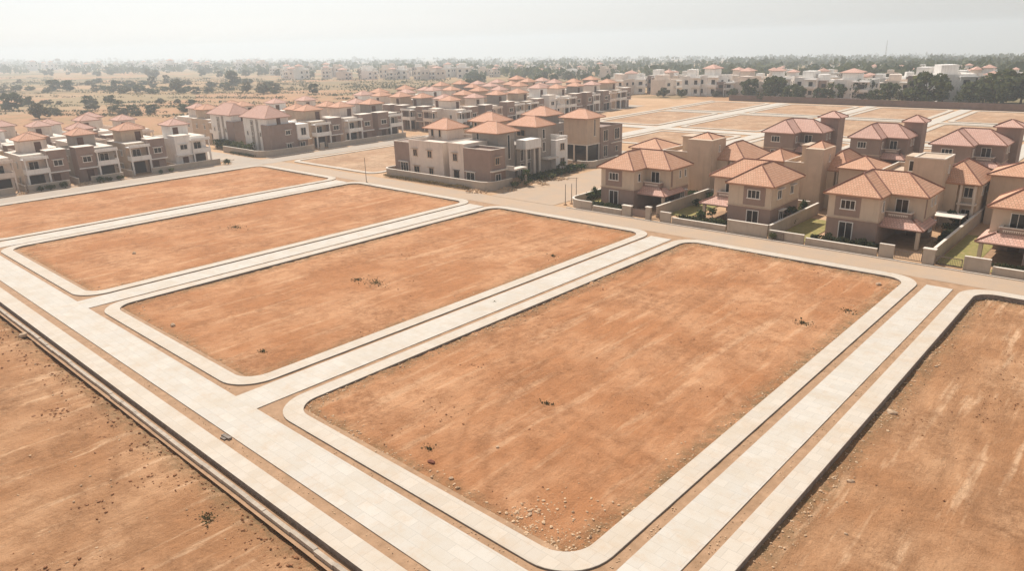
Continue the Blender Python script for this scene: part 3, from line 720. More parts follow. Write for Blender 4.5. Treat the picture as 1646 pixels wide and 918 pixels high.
protos = [row_house(False, 'pink', 'brown', 'white'), row_house(True, 'pink', 'mauve', 'pink', tile='tile3'),
          row_house(False, 'tan', 'mauve', 'white', tile='tile2', wide=.6), row_house(True, 'white', 'white', 'white', tile='tile3'), row_house(True, 'grey', 'brown', 'white', tile='tile2')]
E1 = R(90)
# front row along the left road, pairs mirrored
left = [(24.6, 0, 'pale row house leftmost in the front left row, cut off by the photo edge'),
        (33.8, 1, 'row house with a pink balcony, second from the left photo edge'),
        (43.2, 0, 'pale row house with white balcony left, brown block right, shrubs along its wall'),
        (52.6, 4, 'grey row house with brown window block left and white balcony right, facing the left road'),
        (62.6, 2, 'tan row house with open garage, next left of the white corner house'),
        (72.4, 3, 'white row house at the right end of the front left row, by the side road')]
for y, k, lb in left: place(protos[k], (-163.2, y, -.1), E1, lb, scale=(.98, 1.02, .98))
# houses behind it, back to back, then the next rows
back = [('left road', -176.5, R(-90), 6), ('second lane', -193, E1, 6), ('far edge', -207, R(-90), 6)]
def nth(n):
    on = ['', 'first', 'second', 'third', 'fourth', 'fifth', 'sixth', 'seventh', 'eighth', 'ninth', 'tenth', 'eleventh', 'twelfth', 'thirteenth', 'fourteenth', 'fifteenth', 'sixteenth', 'seventeenth', 'eighteenth', 'nineteenth']
    if n < 20: return on[n]
    tens = {2: 'twenty', 3: 'thirty', 4: 'forty', 5: 'fifty', 6: 'sixty', 7: 'seventy', 8: 'eighty'}
    t = ['', '', 'twent', 'thirt', 'fort', 'fift', 'sixt', 'sevent', 'eight'][n//10]
    return t + 'ieth' if n % 10 == 0 else tens[n//10] + '-' + on[n % 10]
ordn = ['first', 'second', 'third', 'fourth', 'fifth', 'sixth', 'seventh', 'eighth', 'ninth', 'tenth', 'eleventh', 'twelfth', 'thirteenth', 'fourteenth']
for nm, (x, rz, ys_) in {'behind the front left row': (-187.8, R(-90), (26.2, 36, 46.0, 55.5, 65.5)), 'third row deep on the left': (-192.8, E1, (33.5, 43.5, 53.5, 63.5, 72.5)), 'at the field edge behind the front left rows': (-217, R(-90), (48, 58, 68))}.items():
    for i, y in enumerate(ys_):
        place(protos[(i*2 + (1 if x < -190 else 0)) % 4 if (i + 1) % 4 else 1], (x + rng.uniform(-.8, .8), y, -.1), rz, '%s row house from the left %s' % (ordn[i], nm), scale=(.95, 1, rng.uniform(.92, 1.05)))
# ------------------------------------------------------------------ corner houses: three storey core with big pyramid roof
def corner_house(grp='corner houses with tall white stair sides', wall='white', block='mauve'):
    root = empty('corner_house', cat='house', group=grp)       # front faces -y, tall side on -x
    m = MB(); m.box(-4.0, 3.6, -.3, 5.8, 12.5, 6.9); m.build('wall', wall, root)
    m = MB(); m.box(-4.0, 1.3, 6.903, 2.0, 3.59, 8.6); m.box(-4.0, 3.591, 6.903, 2.0, 12.5, 8.6); m.build('top_floor', wall, root)
    b = MB(); b.box(-4.3, -.2, -.3, 3.0, 3.599, 6.9); parapet(b, -4.3, -.2, 3.0, 3.599, 6.901, .1); b.build('front_block', block, root)
    c = MB(); c.box(3.001, -.6, 3.0, 6.3, 3.599, 6.6); c.build('upper_box', 'white', root)
    d = MB(); d.box(3.001, .4, -.3, 6.3, 3.598, 2.999); d.build('lower_wall', block, root)
    e = MB(); e.box(-4.06, 5.3, -.2, -4.001, 6.3, 8.2); e.build('dark_strip', 'grey', root)
    e = MB(); e.box(-4.06, 7.6, -.2, -4.001, 9.0, 7.9); e.build('dark_strip', 'grey', root)
    for z in (1.6, 4.6, 7.2): window(root, '-x', (-4.06, 8.3, z), .7, 1.1, 1)
    for y in (4.6, 10.8): window(root, '-x', (-4.0, y, 4.6), .7, 1.1, 1, shade=.35)
    window(root, '-y', (.6, -.2, 4.9), 1.4, 1.1, 2, shade=.5); window(root, '-y', (.6, -.2, 1.5), 1.4, 1.5, 2, shade=.45)
    window(root, '-y', (4.7, -.6, 4.8), 1.5, 1.9, 2); window(root, '-y', (4.7, .4, 1.4), 1.5, 1.6, 2)
    window(root, '+x', (6.3, 1.5, 4.8), 1.2, 1.4, 2, shade=.4); window(root, '+x', (5.8, 7.5, 4.6), 1.2, 1.3, 2, shade=.4); window(root, '+y', (1, 12.5, 4.6), 1.2, 1.3, 2, shade=.4)
    g = MB(); g.box(-1.2, 1.23, 6.95, -.2, 1.3, 8.4); g.build('terrace_door', 'wood', root)
    g = MB(); g.box(3.0, -1.2, 2.8, 6.5, -.601, 3.0); g.build('balcony', 'cap', root)
    roof_faces(hip(-4.7, .6, 2.7, 13.2, 8.65, .72), .18, 'roof', 'tile3', root, capm='ridgel', capr=.06)
    return root
ch = corner_house()
place(ch, (-163.0, 95.6, -.1), E1, 'tall corner house with white side and grey strips at the side road bend')
place(ch, (-180.5, 95.6, -.1), E1, 'tall corner house with grey front block, standing behind the hedge on the side road')
kb = [(108.2, 2, 'tan row house next right of the tall white corner house'),
      (118.2, 0, 'pale row house with pillared balcony, third from the bend beyond the side road'),
      (128.2, 4, 'grey row house with brown block, fourth from the bend beyond the side road')]
for y, k, lb in kb: place(protos[k], (-163.2, y, -.1), E1, lb, scale=(1.05, 1.02, 1))
for nm, (x, rz, ys_) in {'behind the row beyond the side road': (-187.0, R(-90), (109, 119, 129)), 'on the second lane beyond the side road': (-197.5, E1, (97.5, 108, 118.5, 129)), 'on the outer edge beyond the side road': (-221, R(-90), (98, 108.5))}.items():
    for i, y in enumerate(ys_):
        place(protos[(i*3 + int(-x)) % 5], (x, y, -.1), rz, '%s row house from the left %s' % (ordn[i], nm))
# ------------------------------------------------------------------ centre block
def centre_house_a():
    root = empty('corner_house', cat='house', group='centre block houses', label='long white and brown house at the left end of the centre block')
    m = MB(); m.box(-115.9, 91.6, -.3, -111.2, 99.5, 6.4); m.build('brown_block', 'brown', root)
    m = MB(); m.box(-111.199, 91.5, -.3, -101.5, 103, 6.5); parapet(m, -111.199, 91.5, -101.5, 103, 6.501, .55); m.build('wall', 'pink', root)
    c = MB(); parapet(c, -111.25, 91.45, -101.45, 103.05, 7.052, .06, .2); parapet(c, -115.95, 91.55, -111.26, 99.55, 6.401, .2, .2); c.build('parapet_coping', 'cap', root)
    m = MB(); m.box(-101.499, 93.4, -.3, -99.9, 103, 6.9); m.build('recess_wall', 'grey', root)
    m = MB(); m.box(-112.4, 97.8, 6.41, -107.0, 102.4, 8.6); m.build('stair_cabin', 'pink', root)
    roof_faces(hip(-113.4, 97.0, -106.1, 103.2, 8.65, .56), .18, 'roof', 'tile2', root, capm='ridgel', capr=.08)
    for x in (-109.4, -105.2): window(root, '-y', (x, 91.5, 4.7), 1.2, 1.35, 2, 'tan', .45)
    window(root, '-y', (-109.2, 91.5, 1.4), 1.6, 1.5, 2, 'tan', .3); window(root, '-y', (-105.0, 91.5, 1.5), 1.2, 1.3, 2, 'tan', .45)
    window(root, '-y', (-113.0, 91.6, 1.45), 2.4, 2.3, 3, 'frame', .5); window(root, '-y', (-100.7, 93.4, 5.3), .8, 2.6, 1, 'dark'); window(root, '-y', (-100.7, 93.4, 1.9), .8, 1.2, 1, 'dark')
    window(root, '-y', (-109.0, 97.8, 7.7), .7, 1.5, 1, 'tan'); window(root, '-y', (-111.2, 97.8, 7.7), .8, 1.6, 1, 'tan'); window(root, '-x', (-115.9, 95, 4.5), 1.2, 1.3, 2, 'frame', .4)
    return root
def centre_house_b():
    root = empty('corner_house', cat='house', group='centre block houses', label='brown corner house with narrow dark stair window, nearest the road junction')
    m = MB(); m.box(-99.899, 91.5, -.3, -95.7, 99, 7.2); m.build('white_wall', 'pink', root)
    m = MB(); m.box(-95.699, 91.2, -.3, -88.9, 95.0, 6.3); parapet(m, -95.699, 91.2, -88.9, 95.0, 6.301, .35); m.build('brown_block', 'brown', root)
    c = MB(); parapet(c, -95.6, 91.15, -88.8, 95.05, 6.652, .07, .22); parapet(c, -99.95, 91.45, -95.65, 99.05, 7.201, .06, .2); c.build('parapet_coping', 'cap', root)
    m = MB(); m.box(-99.7, 97.6, 7.21, -95.0, 102.0, 8.7); m.box(-95.698, 97.6, -.3, -93.0, 102.0, 7.2); m.box(-94.99, 97.61, 7.21, -93.0, 102.0, 8.7); m.build('stair_tower', 'grey', root)
    m = MB(); m.box(-95.69, 95.02, -.3, -90.8, 97.59, 6.4); m.box(-92.99, 97.6, -.3, -91.8, 99.0, 6.2); m.build('side_wall', 'grey', root)
    roof_faces(hip(-100.6, 96.6, -92.2, 102.9, 8.75, .56), .18, 'roof', 'tile2', root, capm='ridgel', capr=.08)
    window(root, '+x', (-93.0, 100.4, 5.9), .75, 4.6, 1); window(root, '+x', (-90.8, 96.3, 4.4), .7, 2.8, 1); window(root, '+x', (-88.9, 92.9, 4.6), 1.2, 1.3, 2, 'tan', .5)
    window(root, '+x', (-88.9, 93.0, 1.5), 1.4, 1.7, 2); window(root, '-y', (-98.2, 91.5, 4.7), 1.2, 1.4, 2, 'tan', .45); window(root, '-y', (-98.0, 91.5, 1.4), 1.3, 1.7, 2, 'dark', .2)
    window(root, '-y', (-94.0, 91.2, 1.3), 2.2, 2.2, 2, 'frame', .3); window(root, '-y', (-98.2, 97.6, 7.9), .8, 1.4, 1); 
    g = MB(); g.box(-88.899, 91.0, 2.85, -88.3, 95.0, 3.05); g.box(-88.899, 95.1, 2.7, -86.9, 98.6, 3.0); g.box(-88.899, 95.12, 3.001, -87.0, 95.3, 3.5); g.build('canopy', 'cap', root)
    g = MB(); g.box(-87.2, 98.2, -.3, -86.9, 98.5, 2.699); g.build('pillar', 'cap', root)
    g = MB(); g.box(-90.799, 95.7, 0, -90.7, 96.7, 2.2); g.build('door', 'wood', root)
    return root
def centre_house_c():
    root = empty('corner_house', cat='house', group='centre block houses', label='house with white double height portico columns and grey stair tower, behind the green bush')
    m = MB(); m.box(-97, 99.1, -.3, -90.4, 112, 6.0); m.build('wall', 'grey', root)
    m = MB(); m.box(-90.399, 98.9, 5.4, -88.0, 103.4, 7.0); m.build('portico_fascia', 'white', root)
    c = MB(); c.box(-90.5, 98.8, 5.25, -87.9, 103.45, 5.399); c.build('portico_beam', 'cap', root)
    for y in (99.3, 101.6, 103.1):
        p_ = MB(); p_.box(-88.4, y - .15, -.3, -88.1, y + .15, 5.249); p_.build('column', 'cap', root)
    m = MB(); m.box(-96.4, 104.4, 6.01, -90.401, 108.2, 8.9); m.box(-90.399, 104.4, -.3, -89.6, 108.2, 8.9); m.build('stair_tower', 'grey', root)
    roof_faces(hip(-97.4, 103.4, -89.2, 109.4, 8.95, .56), .18, 'roof', 'tile2', root, capm='ridgel', capr=.08)
    m = MB(); m.box(-90.398, 108.3, -.3, -88.4, 112, 5.9); m.build('white_block', 'white', root)
    m = MB(); parapet(m, -93, 108.3, -88.4, 112, 6.01, .5); m.build('parapet', 'white', root)
    for z in (1.6, 4.5): window(root, '+x', (-88.4, 110.3, z), 1.3, 1.4, 2, 'tan')
    for z in (7.4, 4.9): window(root, '+x', (-89.6, 106.0, z), .8, 1.9, 1)
    for y in (100.4, 102.4): window(root, '+x', (-90.4, y, 3.9), 1.0, 2.2, 2); window(root, '+x', (-90.4, y, 1.3), 1.0, 2.2, 2)
    window(root, '-y', (-94.0, 104.4, 7.5), 2.2, 1.3, 2, 'tan'); g = MB(); g.box(-89.599, 105.0, 2.6, -87.6, 108.2, 2.9); g.build('canopy', 'cap', root)
    root.location = (-2.4, 3.4, 0)
    return root
def tower_house():
    root = empty('tower_house', cat='house', label='plain tan tower house with dark glazed ground floor, beyond the bushes', group='centre block houses')
    m = MB(); m.box(-95.2, 118.9, 3.6, -89.1, 123.4, 9.0); m.build('tower_wall', 'tan', root)
    m = MB(); m.box(-95.0, 119.1, -.3, -89.3, 123.4, 3.4); m.build('ground_floor_glazing', 'glass', root)
    m = MB(); m.box(-95.3, 118.8, 3.401, -89.0, 123.4, 3.6)
    for x in (-95.3, -92.6, -89.25): m.box(x, 118.8, -.3, x + .25, 119.05, 3.4)
    m.box(-89.25, 123.0, -.3, -89.0, 123.2, 3.4); m.build('white_frame', 'cap', root)
    roof_faces(hip(-96.2, 118.0, -88.2, 124.3, 9.05, .5), .18, 'roof', 'tile2', root, capm='ridgel', capr=.08)
    window(root, '+x', (-89.1, 121.5, 6.9), .6, 3.6, 1, 'cap')
    m = MB(); m.box(-96, 123.401, -.3, -88.9, 131.5, 6.3); parapet(m, -96, 123.401, -88.9, 131.5, 6.301, .5); m.build('rear_block', 'mauve', root)
    window(root, '+x', (-88.9, 125.2, 4.9), 1.7, 2.4, 2, 'cap'); window(root, '+x', (-88.9, 129.4, 4.9), 1.9, 2.4, 2, 'cap'); window(root, '+x', (-88.9, 125.2, 1.6), 1.6, 2.4, 2, 'cap'); window(root, '+x', (-88.9, 129.3, 1.7), 1.0, 1.2, 1, 'cap')
    g = MB(); g.box(-88.899, 127.0, 3.0, -88.6, 131.6, 3.15); g.build('band', 'cap', root)
    root.location = (-2.6, 4.2, 0)
    return root
def back_cabin(x0, y0, x1, y1, label, wall='tan', z=6.2):
    root = empty('corner_house', cat='house', label=label, group='centre block houses')
    m = MB(); m.box(x0, y0, -.3, x1, y1, z); parapet(m, x0, y0, x1, y1, z + .001, .5); m.build('wall', wall, root)
    cx, cy = (x0 + x1)/2, (y0 + y1)/2
    m = MB(); m.box(cx - 2.9, cy - 2.4, z, cx + 2.9, cy + 2.4, 8.6); m.build('stair_cabin', wall, root)
    roof_faces(hip(cx - 3.8, cy - 3.2, cx + 3.8, cy + 3.2, 8.65, .54), .18, 'roof', 'tile2', root, capm='ridgel', capr=.08)
    window(root, '-y', (cx - 2, cy - 2.4, 7.6), .9, 1.5, 1); window(root, '-y', (x0 + 2, y0, 4.4), 1.2, 1.3, 2, shade=.4); window(root, '+x', (x1, cy, 4.4), 1.2, 1.3, 2, shade=.4)
    return root
centre_house_a(); centre_house_b(); centre_house_c(); tower_house()
back_cabin(-116, 108.5, -105, 119, 'house whose orange pyramid roof shows behind the brown corner house', 'tan')
back_cabin(-114, 123.5, -103.5, 134.5, 'house with grey walls and pyramid roof, left behind the plain tan tower house', 'grey', 6.4)

# ------------------------------------------------------------------ compound walls, gates
def wall(pts, h, label, m='wallc', t=.22, coping=True, group='compound walls', z=-.1):
    mb = MB(); cp = MB(); P = [Vector((x, y, 0)) for x, y in pts]; n = len(P); off = []
    for i in range(n):
        d = (P[min(i + 1, n - 1)] - P[max(i - 1, 0)]).normalized(); off.append(Vector((-d.y, d.x, 0)))
    def strip(b, th, z0, z1):
        L_ = [p + o*th/2 for p, o in zip(P, off)]; R_ = [p - o*th/2 for p, o in zip(P, off)]
        i0 = len(b.v)
        for l, r in zip(L_, R_): b.v += [(l.x, l.y, z0), (l.x, l.y, z1), (r.x, r.y, z1), (r.x, r.y, z0)]
        for i in range(n - 1):
            for k in range(4): b.f.append((i0 + i*4 + k, i0 + i*4 + (k + 1) % 4, i0 + i*4 + 4 + (k + 1) % 4, i0 + i*4 + 4 + k)); b.uv += [(0, 0)]*4
        b.f.append((i0 + 3, i0 + 2, i0 + 1, i0)); j = i0 + (n - 1)*4; b.f.append((j, j + 1, j + 2, j + 3)); b.uv += [(0, 0)]*8
    strip(mb, t, z - .3, z + h)
    o = tag(mb.build('compound_wall', m), label, 'wall', group)
    if coping: strip(cp, t + .10, z + h, z + h + .07); cp.build('coping', 'cap', o)
    return o
def arc(cx, cy, r, a0, a1, n=6): return [(cx + r*math.cos(R(a0 + (a1 - a0)*k/n)), cy + r*math.sin(R(a0 + (a1 - a0)*k/n))) for k in range(n + 1)]
wall([(-69.3, 104), (-69.3, 90.6)] + arc(-66.9, 90.3, 2.4, 180, 270) + [(-64.5, 87.9)], 1.25, 'curved corner wall round the lawn of the villa at the road junction')
wall([(-64.3, 87.9), (-59.1, 87.9)], .75, 'low wall along the road before the junction villa')
wall([(-52.6, 88.0), (-50.9, 88.0)], 1.35, 'short raised wall block left of the second front villa')
wall([(-50.7, 88.0), (-42.6, 88.0)], .75, 'low wall along the road before the second front villa')
wall([(-42.4, 88.0), (-36.9, 88.0)], 1.65, 'taller pale wall closing the right end of the second front villa plot')
wall([(-36.7, 88.0), (-32.2, 88.0)], 1.1, 'wall piece between pale tall wall and clipped hedge on the back road')
wall([(-32.0, 88.0), (-23.7, 88.0)], .8, 'low wall in front of the clipped hedge of the third front villa')
wall([(-23.5, 88.0), (-21.9, 88.0)], 1.5, 'raised wall block left of the third front villa gate')
wall([(-14.9, 88.0), (-12.4, 88.0)], 1.5, 'raised wall block left of the villa at the right edge')
wall([(-12.2, 88.0), (20, 88.0)], .8, 'low wall before the villa at the right edge')
wall([(-54.2, 89.6), (-54.2, 105.4)], 1.6, 'dividing wall between the first and second front villas')
wall([(-36.8, 88.3), (-36.8, 104.6)], 1.6, 'dividing wall between the second and third front villas')
wall([(-18.0, 88.6), (-18.0, 119)], 1.7, 'long cream dividing wall between the third villa and the right edge villa')
wall([(-53.9, 105.2), (-38.2, 105.2)], 1.5, 'rear garden wall behind the second front villa')
wall([(-71.3, 118), (-71.3, 106)], 1.3, 'side wall beside the inner road behind the junction villa')
wall([(-22.9, 125.4), (-72, 125.4)], 1.3, 'long wall along the lane behind the towers')
wall([(-64.5, 140.2), (-52.4, 140.2)], 1.2, 'wall before the first villa on the back lane')
wall([(-47.4, 140.0), (-35.6, 140.0)], 1.2, 'wall before the middle villa on the back lane')
wall([(-33.5, 138.0), (-19.6, 138.0)], 1.2, 'wall before the wide roofed villa on the back lane')
def pillar(x, y, w_, h, label):
    mb = MB(); mb.box(-w_/2, -.25, -.3, w_/2, .25, h); o = tag(mb.build('gate_pillar', 'wallc'), label, 'pillar', 'gate pillars')
    o.location = (x, y, -.1); c = MB(); c.box(-w_/2 - .07, -.32, h, w_/2 + .07, .32, h + .1); c.build('coping', 'cap', o)
pillar(-58.1, 87.9, 1.5, 1.5, 'wide gate pillar left of the junction villa gate')
pillar(-54.5, 87.9, .75, 1.75, 'square gate pillar right of the junction villa gate')
pillar(-18.3, 88.0, 1.2, 1.7, 'heavy pillar between the two gates near the right edge')
def gate(x0, x1, y, h, label, solid=False):
    g = empty('gate', (x0, y, -.1), 0, label, 'gate', 'steel gates'); L_ = x1 - x0
    f = MB(); f.box(0, -.03, .1, L_, .03, .18); f.box(0, -.03, h - .08, L_, .03, h); f.box(0, -.03, .181, .08, .03, h - .081); f.box(L_ - .08, -.03, .181, L_, .03, h - .081); f.build('gate_frame', 'gate', g)
    b = MB()
    if solid: b.box(.081, -.015, .181, L_ - .081, .015, h - .081); b.build('gate_panel', 'brown', g)
    else:
        k = .2
        while k < L_ - .1: b.tube((k, 0, .181), (k, 0, h - .081), .02, n=4); k += .16
        tag(b.build('gate_bars', 'gate', g))
gate(-57.3, -54.9, 87.9, 1.3, 'brown sheeted gate of the junction villa', True)
gate(-54.1, -52.7, 88.0, 1.0, 'small open gate left of the second front villa')
gate(-21.8, -18.95, 88.0, 1.1, 'barred gate of the third front villa')
gate(-17.6, -15.0, 88.0, 1.1, 'barred gate in front of the dry lawn near the right edge')
gate(-35.9, -34.6, 87.7, 1.0, 'little pale gate left of the clipped hedge')
# left block walls
for a, b, lb in ((-10, 29, 'front wall cut off by the left edge of the photo'), (30.5, 36.4, 'front wall piece by the left edge before the pink balcony'), (38.6, 45.9, 'front wall with green shrubs before the wide white balcony house'),
                 (49.8, 56.0, 'front wall before the grey row house on the left road'), (61.9, 77.0, 'long pale front wall before the white corner house')):
    wall([(-160.7, a), (-160.7, b)], 1.25, lb)
for y in (38.3, 47.6, 58.0, 67.6): wall([(-161.0, y), (-174, y)], 1.2, 'side wall between row houses, %s from the left on the left road' % ordn[(38.3, 47.6, 58.0, 67.6).index(y)])
wall([(-180, 87.6), (-168, 87.6)] + arc(-164.6, 91.2, 3.8, -90, 0) + [(-160.8, 101.8)], 1.4, 'curved boundary wall of the tall white corner house')
wall([(-160.8, 106), (-160.8, 131.5)], 1.2, 'long pale wall along the row beyond the small plot')
wall([(-160.8, 103.6), (-160.8, 104.9)], 1.6, 'short wall stub right of the tall corner house gate')
# centre block walls
wall([(-116.6, 100), (-116.6, 91)] + arc(-115.0, 90.6, 1.6, 180, 270, 4) + [(-90.0, 89.0)] + arc(-90.0, 91.6, 2.6, -90, 0) + [(-87.4, 95.0)], 1.5, 'long grey boundary wall of the centre block, curving round its near corner')
wall([(-96.5, 117.6), (-91.2, 117.6)], 1.3, 'wall left of the tower house gate')
wall([(-90.0, 117.6), (-88.6, 117.6)] + arc(-88.6, 119.4, 1.8, -90, 0, 4) + [(-86.8, 135)], 1.3, 'wall curving round the tower house')
gate(-91.1, -90.1, 117.6, 1.3, 'thin barred gate before the tower house')
wall([(-134, 272.0), (-70, 269.5), (15, 268.2), (60, 268)], 2.1, 'long dark brick wall behind the far plots', m='walld', coping=False)
# ------------------------------------------------------------------ lawns
for (x0, y0, x1, y1) in ((-68.9, 90.5, -66.3, 103), (-53.9, 92.2, -50.4, 101.9), (-36.5, 88.6, -32.4, 101.4), (-17.7, 88.8, -14.2, 104), (-23.0, 112, -18.3, 124), (-12.5, 88.4, 10, 89.9)):
    mb = MB(); nx_ = int((x1 - x0)/.4); ny_ = int((y1 - y0)/.4)
    for j in range(ny_ + 1):
        for i in range(nx_ + 1):
            x = x0 + (x1 - x0)*i/nx_; y = y0 + (y1 - y0)*j/ny_; mb.v.append((x, y, -.05 + .05*N3(x*2, y*2, 7)))
    for j in range(ny_):
        for i in range(nx_):
            q = j*(nx_ + 1) + i; mb.f.append((q, q + 1, q + nx_ + 2, q + nx_ + 1)); mb.uv += [(0, 0)]*4
    tag(mb.build('lawn', 'lawn', smooth=True), kind='stuff')

# ------------------------------------------------------------------ plants
def blob(mb, c, r, n, size, rg, flat=.8):
    for _ in range(n):
        d = Vector((rg.gauss(0, 1), rg.gauss(0, 1), rg.gauss(0, 1))).normalized()*(rg.random()**.35)
        mb.leaf((c[0] + d.x*r, c[1] + d.y*r, c[2] + d.z*r*flat), size, rg)
def bush_proto(r, h, n, size, m, seed, name='bush', lumps=7):
    rg = random.Random(seed); root = empty(name, cat='shrub'); mb = MB()
    for k in range(lumps):
        a = rg.uniform(0, 6.28); q = r*.55*rg.random()
        blob(mb, (math.cos(a)*q, math.sin(a)*q, h*rg.uniform(.35, .7)), r*rg.uniform(.35, .6), n//lumps, size, rg, h/(2*r)*1.3)
    mb.build('foliage', m, root)
    st = MB()
    for k in range(3): st.tube((0, 0, -.2), (rg.uniform(-.3, .3)*r, rg.uniform(-.3, .3)*r, h*.6), .04*r, .015*r, 5)
    st.build('stem', 'bark', root); return root
def tree_proto(h, r, n, size, m, seed, name='broadleaf_tree', lumps=16, low=.02):
    rg = random.Random(seed); root = empty(name, cat='tree'); mb = MB(); tr = MB()
    tr.tube((0, 0, -.4), (r*.05, 0, h*.45), r*.06, r*.04, 7); lv = 0
    for k in range(lumps):
        a = k*2.4 + rg.uniform(-.5, .5); q = r*(.25 + .55*rg.random()); z = h*(low + .13 + (1 - low - .25)*rg.random()**1.15); q *= 1.2 - abs(z/h - .42)*1.1
        c = (math.cos(a)*q, math.sin(a)*q, z)
        blob(mb, c, r*rg.uniform(.26, .46), n//lumps, size, rg, .75)
        if k % 2 == 0: tr.tube((r*.04, 0, h*.38), c, r*.035, r*.012, 5)
    mb.build('crown', m, root); tr.build('trunk', 'bark', root); return root
B1 = bush_proto(1.0, 1.5, 420, .11, 'leaf', 1); B2 = bush_proto(1.1, 1.3, 420, .12, 'leafo', 2); B3 = bush_proto(1.0, 1.0, 380, .09, 'leafd', 3, 'clipped_shrub', 4)
BF = bush_proto(2.2, 2.6, 300, .42, 'leafo', 4, 'bush', 8); BD = bush_proto(2.4, 2.8, 300, .42, 'leafd', 5, 'bush', 8)
G3 = 'garden shrubs'
def pb(p_, x, y, s, label, z=-.1): place(p_, (x, y, z), rng.uniform(0, 6.28), label, G3, s)
tp = tree_proto(3.4, 1.3, 520, .13, 'leaf', 11, 'young_tree', 9)
place(tp, (-86.0, 97.2, -.1), 0, 'bright green young tree by the centre block wall end', 'young trees', (1, 1, .95))
place(tp, (-67.8, 101.0, -.1), 1, 'dark leafy young tree left of the junction villa', 'young trees', (1.2, 1.2, 1.05))
for x_, y_, s_, lb in ((-49.0, 103.2, .9, 'small tree behind the lawn of the second villa'), (-37.7, 96.5, .8, 'small tree against the wall right of the second villa'), (-51.9, 103.6, .75, 'small tree at the back of the first dividing wall'), (-19.6, 104.5, .9, 'small tree by the long cream dividing wall'),
                       (-70.4, 104.5, 1.0, 'small tree by the inner road behind the junction villa'), (-33.5, 103.0, .8, 'small tree behind the lawn of the third villa'), (-46.3, 91.2, .7, 'small tree beside the porch of the second front villa'), (-87.6, 109.6, .8, 'small tree among the bushes by the white block'),
                       (-150.0, 149, 1.2, 'small tree at the corner before the far row houses'), (-133, 146, 1.2, 'small tree at the right end of the dark hedge clump'), (-21.5, 135.5, 1.1, 'small tree on the back lane before the wide roofed villa')):
    place(tp, (x_, y_, -.1), rng.uniform(0, 6), lb, 'young trees', (s_*1.15, s_*1.15, s_))
pb(B2, -86.2, 94.6, (1, 1, .9), 'olive bush below the bright young tree'); pb(B1, -86.9, 101.6, (1.2, 1.3, .9), 'round green bush before the portico columns')
pb(B2, -86.6, 104.0, (1.5, 1.7, 1.0), 'wide dark bush in the garden of the portico house'); pb(B1, -86.9, 107.6, (1.5, 1.6, 1.1), 'green bush before the white block of the centre houses')
pb(B1, -87.4, 112.4, (1.5, 1.7, 1.2), 'tallest bush between portico house and tower house'); pb(B2, -88.8, 115.0, (1.2, 1.3, .8), 'low bush near the tower house gate')
pb(B1, -69.0, 94.6, (.8, .8, 1.5), 'upright shrub at the curved wall of the junction villa'); pb(B2, -68.4, 98.6, (1.1, 1.2, 1.4), 'bushy shrub behind the upright one by the inner road')
pb(B1, -62.6, 89.6, (1.2, .8, .8), 'left dark shrub before the big window of the junction villa'); pb(B3, -60.4, 89.6, (1.2, .8, 1), 'right dark shrub before the junction villa')
pb(B1, -47.6, 90.6, (1.1, 1, 1.3), 'tall shrub under the porch of the second front villa'); pb(B2, -44.6, 89.6, (1.4, .9, .9), 'dark shrub behind the low wall of the second front villa')
pb(B1, -39.4, 92.6, (.8, 1.0, 1.1), 'shrub at the right corner of the second front villa'); pb(B2, -36.0, 87.5, (.5, .5, .8), 'small dark plant outside the tall pale wall')
for i, (x, s) in enumerate(((-31.2, 1.05), (-29.5, 1.25), (-27.7, 1.15), (-26.0, 1.2), (-24.6, 1.0))):
    pb(B3, x, 89.2, (s, s*.9, s*1.35), 'clipped dark shrub, %s from the left in the hedge of the third villa' % ordn[i])
pb(B1, -53.0, 99.0, (.9, 1.2, .9), 'shrub on the lawn between first and second villas'); pb(B1, -57.0, 103.9, (2.3, 1.2, .9), 'green bushes behind the junction villa')
pb(B2, -37.9, 99.6, (.8, 1.0, 1.2), 'olive shrub against the wall right of the second villa'); pb(B1, -38.6, 104.0, (1.0, .8, 1.4), 'shrub at the rear wall below the tower')
pb(B3, -9.4, 89.4, (1.3, 1, 1.1), 'dark round shrub before the right edge villa'); pb(B3, -6.8, 89.4, (1.2, 1, 1), 'second round shrub before the right edge villa')
pb(B1, -19.8, 124, (1.6, 1.2, 1.5), 'green bush by the lane left of the hedge near the right edge'); pb(B3, -22.2, 124.2, (1.8, 1.0, 1.5), 'dark hedge plant on the back lane below the wide roofed villa')
pb(B2, -24.8, 124.2, (1.8, 1.0, 1.4), 'left hedge plant on the back lane below the wide roofed villa'); pb(B2, -51.2, 141.6, (1.4, 1.2, 2), 'olive tree like bush between the first two back lane villas')
pb(B1, -17.0, 139, (1.9, 1.9, 2.2), 'large green bush right of the wide roofed villa')
for i, (y, s) in enumerate(((40.4, .9), (42.0, 1), (44.6, 1.2), (51.0, 1.1), (52.6, .9), (55.0, .9), (63.2, .8), (65.5, .9))): pb(B2 if i % 3 else B1, -159.7, y, (s*.8, s, s*.8), 'roadside shrub outside the left front walls, %s from the left' % ordn[i])
pb(B1, -158.9, 77.8, (1.1, 1.1, .9), 'yellow green bush at the end of the long pale front wall')
cs_ = empty('car_canopy', (-21.6, 101.6, -.1), 0, 'flat white canopy on thin posts between the third villa and the tall flat-topped tower', 'canopy')
mb = MB(); mb.box(0, 0, 2.4, 3.3, 3.0, 2.5); mb.build('canopy_sheet', 'cap', cs_)
for x_, y_ in ((.1, .1), (3.2, .1), (.1, 2.9), (3.2, 2.9)): mb = MB(); mb.tube((x_, y_, -.2), (x_, y_, 2.399), .05, n=6); mb.build('post', 'gate', cs_)
